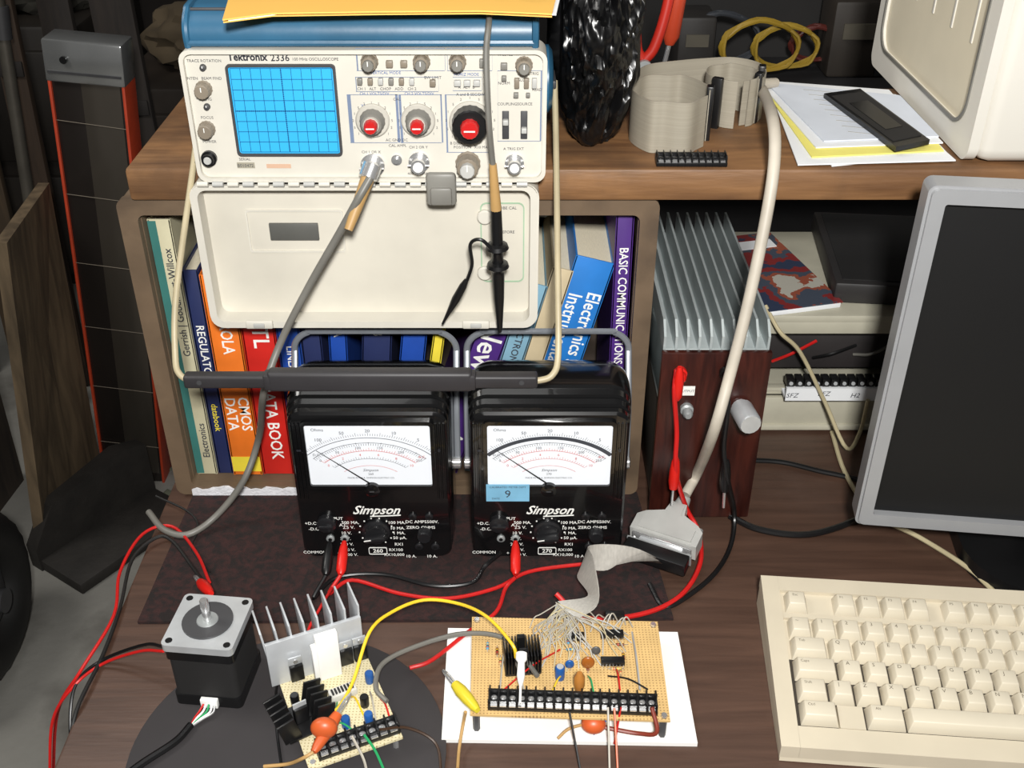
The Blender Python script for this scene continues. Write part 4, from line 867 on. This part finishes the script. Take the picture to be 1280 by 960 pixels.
b=B(); b.lathe(v,(v2-v),[(.0018,0),(.0042,.001),(.0042,.006),(.0026,.008),(.003,.018),(.0022,.022),(.0009,.026),(.0009,.038)],WH,14); done(b,'micro_hook_clip',label='white mini hook clip gripping the large circuit board',cat='test clip')
wire('clip_lead',[W(498,905,z=.03)+Vector((-.01,.02,0)),W(470,860,z=.03),W(478,830,z=.03),W(520,808,z=.028),W(580,792,z=.030),W(635,800,z=.032),W(672,845,z=.034)],.0019,CG,'grey clip lead crossing between the boards','test lead')
wire('clip_lead',[W(572,960,z=.006),W(574,935,z=.006),W(579,905,z=.015),W(582,890,z=.028)],.0012,TAN,'yellow booted alligator clip on the board corner','test lead',[('clip',W(597,888,z=.032),(W(566,852,z=.028)-W(597,888,z=.032)),M('boot_yellow',(215,196,50),.35))])
wire('clip_lead',[W(815,884,z=.034),W(821,915,z=.02),W(800,917,z=.012),W(765,911,z=.012),W(745,906,z=.013)],.0016,M('wire_brown_red',(120,48,34),.4),'brown red lead running along the white panel edge','test lead')
v=W(742,905,z=.014); b=B(); b.sph(v,.0090,ORANGE,(1,.8,.8)); b.tube([v+Vector((-.006,0,0)),v+Vector((-.018,-.002,-.003)),v+Vector((-.026,-.008,-.006))],.0011,TAN); done(b,'ceramic_capacitor',label='round orange disc capacitor hanging at the board edge',cat='capacitor')
for (xa,ya,xb,yb,m) in ((742,918,775,880,BLUC),(768,930,776,884,REDW),(725,960,712,890,K),(772,960,768,885,ORANGE),(762,960,760,884,GW)):
    wire('hookup_wire',[W(xa,ya,z=.006),W((xa+xb)/2,(ya+yb)/2,z=.018),W(xb,yb,z=.031)],.0008,m,'thin %s hookup wire leaving the terminal strip'%({BLUC:'blue',REDW:'red',K:'black',ORANGE:'orange',GW:'grey'}[m]),'wire',n=6)
# ---- round pad + board 1
b=B(); b.lathe((-.160,.503,.0003),(0,0,1),[(.112,0),(.113,.001),(.113,.0025),(.112,.003)],M('pad_dark',(50,47,48),.8,0,.12,15),64); done(b,'round_pad',label='dark grey round rubber pad under the motor and small board',cat='pad')
z1_=.017
BM=TR(-.132,.545,0)@RZ(24)
E=empty('circuit_board',(-.132,.545,.0033),'small cream perforated driver board with aluminium heatsink on round pad','circuit board')
b=B(BM); b.box((0,0,z1_-.001),(.068,.116,.002),PB1); done(b,'perforated_board',E)
for sx in(-1,1):
    for sy in (-1,1):
        b=B(BM); b.cyl((sx*.030,sy*.053,.0034),(sx*.030,sy*.053,z1_+.001),.0022,CHR,n=6); done(b,'standoff',E)
HS=M('heatsink_silver',(190,193,196),.4,.25,.08,60)
b=B(BM@TR(-.004,.030,z1_)); b.box((0,-.004,.0215),(.072,.003,.043),HS,.0004)
for k in range(8): b.box((-.035+k*.010,.0105,.0265),(.0015,.027,.053),HS,.0003,rot=RY((k-3.5)*.9-2))
done(b,'heatsink',E,label='silver aluminium finned heatsink')
b=B(BM@TR(.003,.018,z1_)); b.box((0,0,.022),(.017,.006,.044),WH,.0008); b.box((-.010,-.001,.018),(.004,.006,.036),WH,.0006); done(b,'insulator_block',E,label='white ceramic block')
for x in (-.021,.017,.028):
    b=B(BM@TR(x,.0205,z1_)); b.box((0,0,.012),(.010,.0045,.015),K,.0005); b.box((0,.001,.023),(.010,.0014,.007),ALU,.0002); b.lathe((0,-.0006,.024),(0,-1,0),[(.0018,0),(.0018,.001)],CHR,10)
    for k in (-1,0,1): b.box((k*.0025,0,.0025),(.0007,.0005,.005),CHR)
    done(b,'power_transistor',E,label='black power transistor bolted to the heatsink')
b=B(BM@TR(-.028,-.017,z1_)@RZ(8)); b.box((0,0,.003),(.030,.030,.0015),K)
for sx in (-1,1):
    for k in range(5): b.box((sx*(.0135),-.013+k*.0065,.013),(.013,.0018,.020),K,.0003,rot=RY(sx*12))
b.box((0,0,.011),(.010,.006,.014),K,.0005); b.box((0,0,.019),(.010,.0012,.006),ALU); done(b,'heatsink',E,label='black clip-on finned heatsink')
b=B(BM@TR(.006,-.004,z1_)@RZ(4)); b.box((0,0,.003),(.020,.009,.006),M('dip_switch',(200,198,190),.5),.0004)
for k in range(7): b.box((-.0075+k*.0025,0,.0065),(.0014,.005,.002),K)
done(b,'dip_switch',E,label='white switch block with black levers')
tstrip(BM@TR(.004,-.048,z1_),8,.0072,.013,.010,E,'black screw terminal strip')
for x,y,m in ((.016,-.036,BLUC),(.0,-.033,BLUC),(.028,.0,BLUC),(-.028,.002,K),(.018,-.020,K)):
    b=B(BM); b.lathe((x,y,z1_),(0,0,1),[(.0030,0),(.0033,.001),(.0033,.009),(.0028,.010)],m,16); done(b,'capacitor',E)
for k,(xa,ya,xb,yb) in enumerate(((-.01,-.04,.0,-.01),(.02,-.042,.025,-.01),(.005,-.044,-.012,-.028),(.03,-.045,.030,-.02),(.014,-.03,.010,-.008))):
    b=B(BM); b.tube([(xa,ya,z1_+.002),((xa+xb)/2,(ya+yb)/2,z1_+.009),(xb,yb,z1_+.001)],.0007,[GREEN,GW,GREEN,REDW,YELW][k],n=5); done(b,'jumper_wire',E)
a,e=W(392,940,z=.03),W(425,888,z=.034)
wire('clip_lead',[W(330,958,z=.006),W(360,955,z=.012),W(378,948,z=.026),a],.0013,TAN,'orange booted alligator clip gripping the driver board edge','test lead',[('clip',a,(e-a),ORANGE)])
v=W(405,910,z=.036); b=B(); b.sph(v,.0095,ORANGE,(1,.7,.9)); 
for s2 in (-1,1): b.cyl(v+Vector((s2*.002,0,-.006)),v+Vector((s2*.002,0,-.018)),.0003,CHR,n=6)
done(b,'ceramic_capacitor',label='large orange disc capacitor on the driver board edge',cat='capacitor')
for (P,m,lab) in (([W(455,918,z=.03),W(470,940,z=.02),W(485,975,z=.006)],GREEN,'thin green hookup wire from the driver board'),([W(475,912,z=.03),W(510,910,z=.02),W(545,930,z=.008),W(552,975,z=.004)],M('wire_brown',(60,40,25),.5),'thin brown hookup wire curving off the driver board'),
   ([W(440,920,z=.03),W(455,950,z=.02),W(460,975,z=.008)],GW,'thin grey hookup wire from driver board'),([W(352,960,z=.006),W(345,900,z=.006),W(348,850,z=.006),W(372,835,z=.02)],K,'thin black hookup wire behind the driver board')):
    wire('hookup_wire',P,.001,m,lab,'wire',n=6)
# ================================================================ stepper motor
MXm=TR(-.2235,.5705,.0033)@RZ(-6)
E=empty('stepper_motor',(-.2235,.5705,.0033),'black square stepper motor with silver flange standing upright on pad','motor')
b=B(MXm); o=rrect(-.0255,.0255,-.0255,.0255,.004); b.prism(o,.0,.010,K,'xy'); b.prism(rrect(-.0245,.0245,-.0245,.0245,.005),.010,.047,KM,'xy'); b.prism(o,.047,.056,K,'xy'); done(b,'body',E,label='black laminated motor body')
b=B(MXm); b.prism(rrect(-.0265,.0265,-.0265,.0265,.004),.0562,.0625,ALU,'xy')
for sx in (-1,1):
    for sy in (-1,1): b.lathe((sx*.0215,sy*.0215,.0625),(0,0,1),[(.0026,0),(.0026,.0004)],K,14)
b.lathe((0,0,.0625),(0,0,1),[(.0185,0),(.0185,.0016),(.0165,.0016)],DGREY,32); b.lathe((0,0,.0641),(0,0,1),[(.008,0),(.0075,.0008),(.004,.001)],ALUD,24); done(b,'mounting_flange',E,label='silver square mounting flange')
b=B(MXm); b.lathe((0,0,.064),(0,0,1),[(.0031,0),(.0031,.019),(.0026,.020)],CHR,16); done(b,'shaft',E,label='polished steel shaft')
b=B(MXm); b.box((.002,-.027,.006),(.013,.004,.008),WH,.0006)
for k,m in enumerate((REDW,WH,GREEN,WH,CHR)):
    x=-.002+k*.002; b.tube([(x,-.028,.006),(x*1.3-.001,-.034,.004),(x*.8-.004,-.040,.003),(-.006,-.048,.0025)],.0008,m,n=6)
b.tube([(-.006,-.046,.003),(-.012,-.062,.0032),(-.03,-.085,.0035),(-.045,-.11,.0035)],.0028,K); done(b,'lead_wire_bundle',E,label='striped lead wires in black sleeve')
wire('test_lead',[W(258,735,z=.02),W(240,708,z=.008),W(215,676,z=.006),W(195,672,z=.006),W(165,700,z=.004),W(150,760,z=.003),W(128,820,z=.003),W(95,890,z=.002),W(85,960,z=-.02)],.0016,KR,'black test lead trailing over the bench edge','test lead')
wire('test_lead',[W(262,728,z=.02),W(245,690,z=.010),W(215,658,z=.006),W(178,668,z=.006),W(150,715,z=.003),W(142,770,z=.003),W(100,840,z=-.01),W(72,890,z=-.05),W(66,975,z=-.12)],.0014,REDW,'red test lead trailing over the bench edge','test lead',[('clip',W(264,742,z=.03),(W(243,720,z=.012)-W(264,742,z=.03)),RED)])
wire('hookup_wire',[W(203,808,z=.045),W(180,806,z=.03),W(130,824,z=.004),W(98,850,z=.002),W(88,890,z=-.01),W(90,960,z=-.04)],.0013,K,'black wire looping from the motor over the edge','wire')
wire('hookup_wire',[W(204,814,z=.045),W(175,814,z=.03),W(128,830,z=.004),W(92,858,z=.0),W(66,900,z=-.03),W(62,970,z=-.08)],.0012,REDW,'red wire looping from the motor over the edge','wire')
wire('hookup_wire',[W(262,715,z=.008),W(240,685,z=.006),W(248,660,z=.0062),W(236,640,z=.006),W(195,620,z=.006)],.001,KR,'thin dark wire lying on the mat','wire')
# ================================================================ camera & light
cam=bpy.data.cameras.new('camera'); co=bpy.data.objects.new('camera',cam); co.location=(0,0,H); co.rotation_euler=(math.radians(90-33),0,0)
cam.sensor_width=36; cam.lens=F/1280*36; cam.clip_start=.01; bpy.context.collection.objects.link(co); S.camera=co
def area(name,loc,tgt,size,e,col=(1,1,1)):
    l=bpy.data.lights.new(name,'AREA'); l.shape='SQUARE'; l.size=size; l.energy=e; l.color=col
    o=bpy.data.objects.new(name,l); o.location=loc; d=Vector(tgt)-Vector(loc); o.rotation_euler=d.to_track_quat('-Z','Y').to_euler(); bpy.context.collection.objects.link(o)
area('flash_lamp',(.03,-.16,.84),(-.02,.8,.15),.08,19,(1,.985,.955))
area('overhead_lamp',(-.4,.5,1.9),(0,.8,0),.9,4.5,(1,.99,.97))
area('added_floor_fill',(-1.5,.9,1.8),(-1.0,1.8,-.7),.6,17,(1,.97,.92))  # added fill light with no visible source, brightens the garage floor at left
w=bpy.data.worlds.new('world'); S.world=w; w.use_nodes=True; w.node_tree.nodes['Background'].inputs[0].default_value=(1,.98,.95,1); w.node_tree.nodes['Background'].inputs[1].default_value=.12
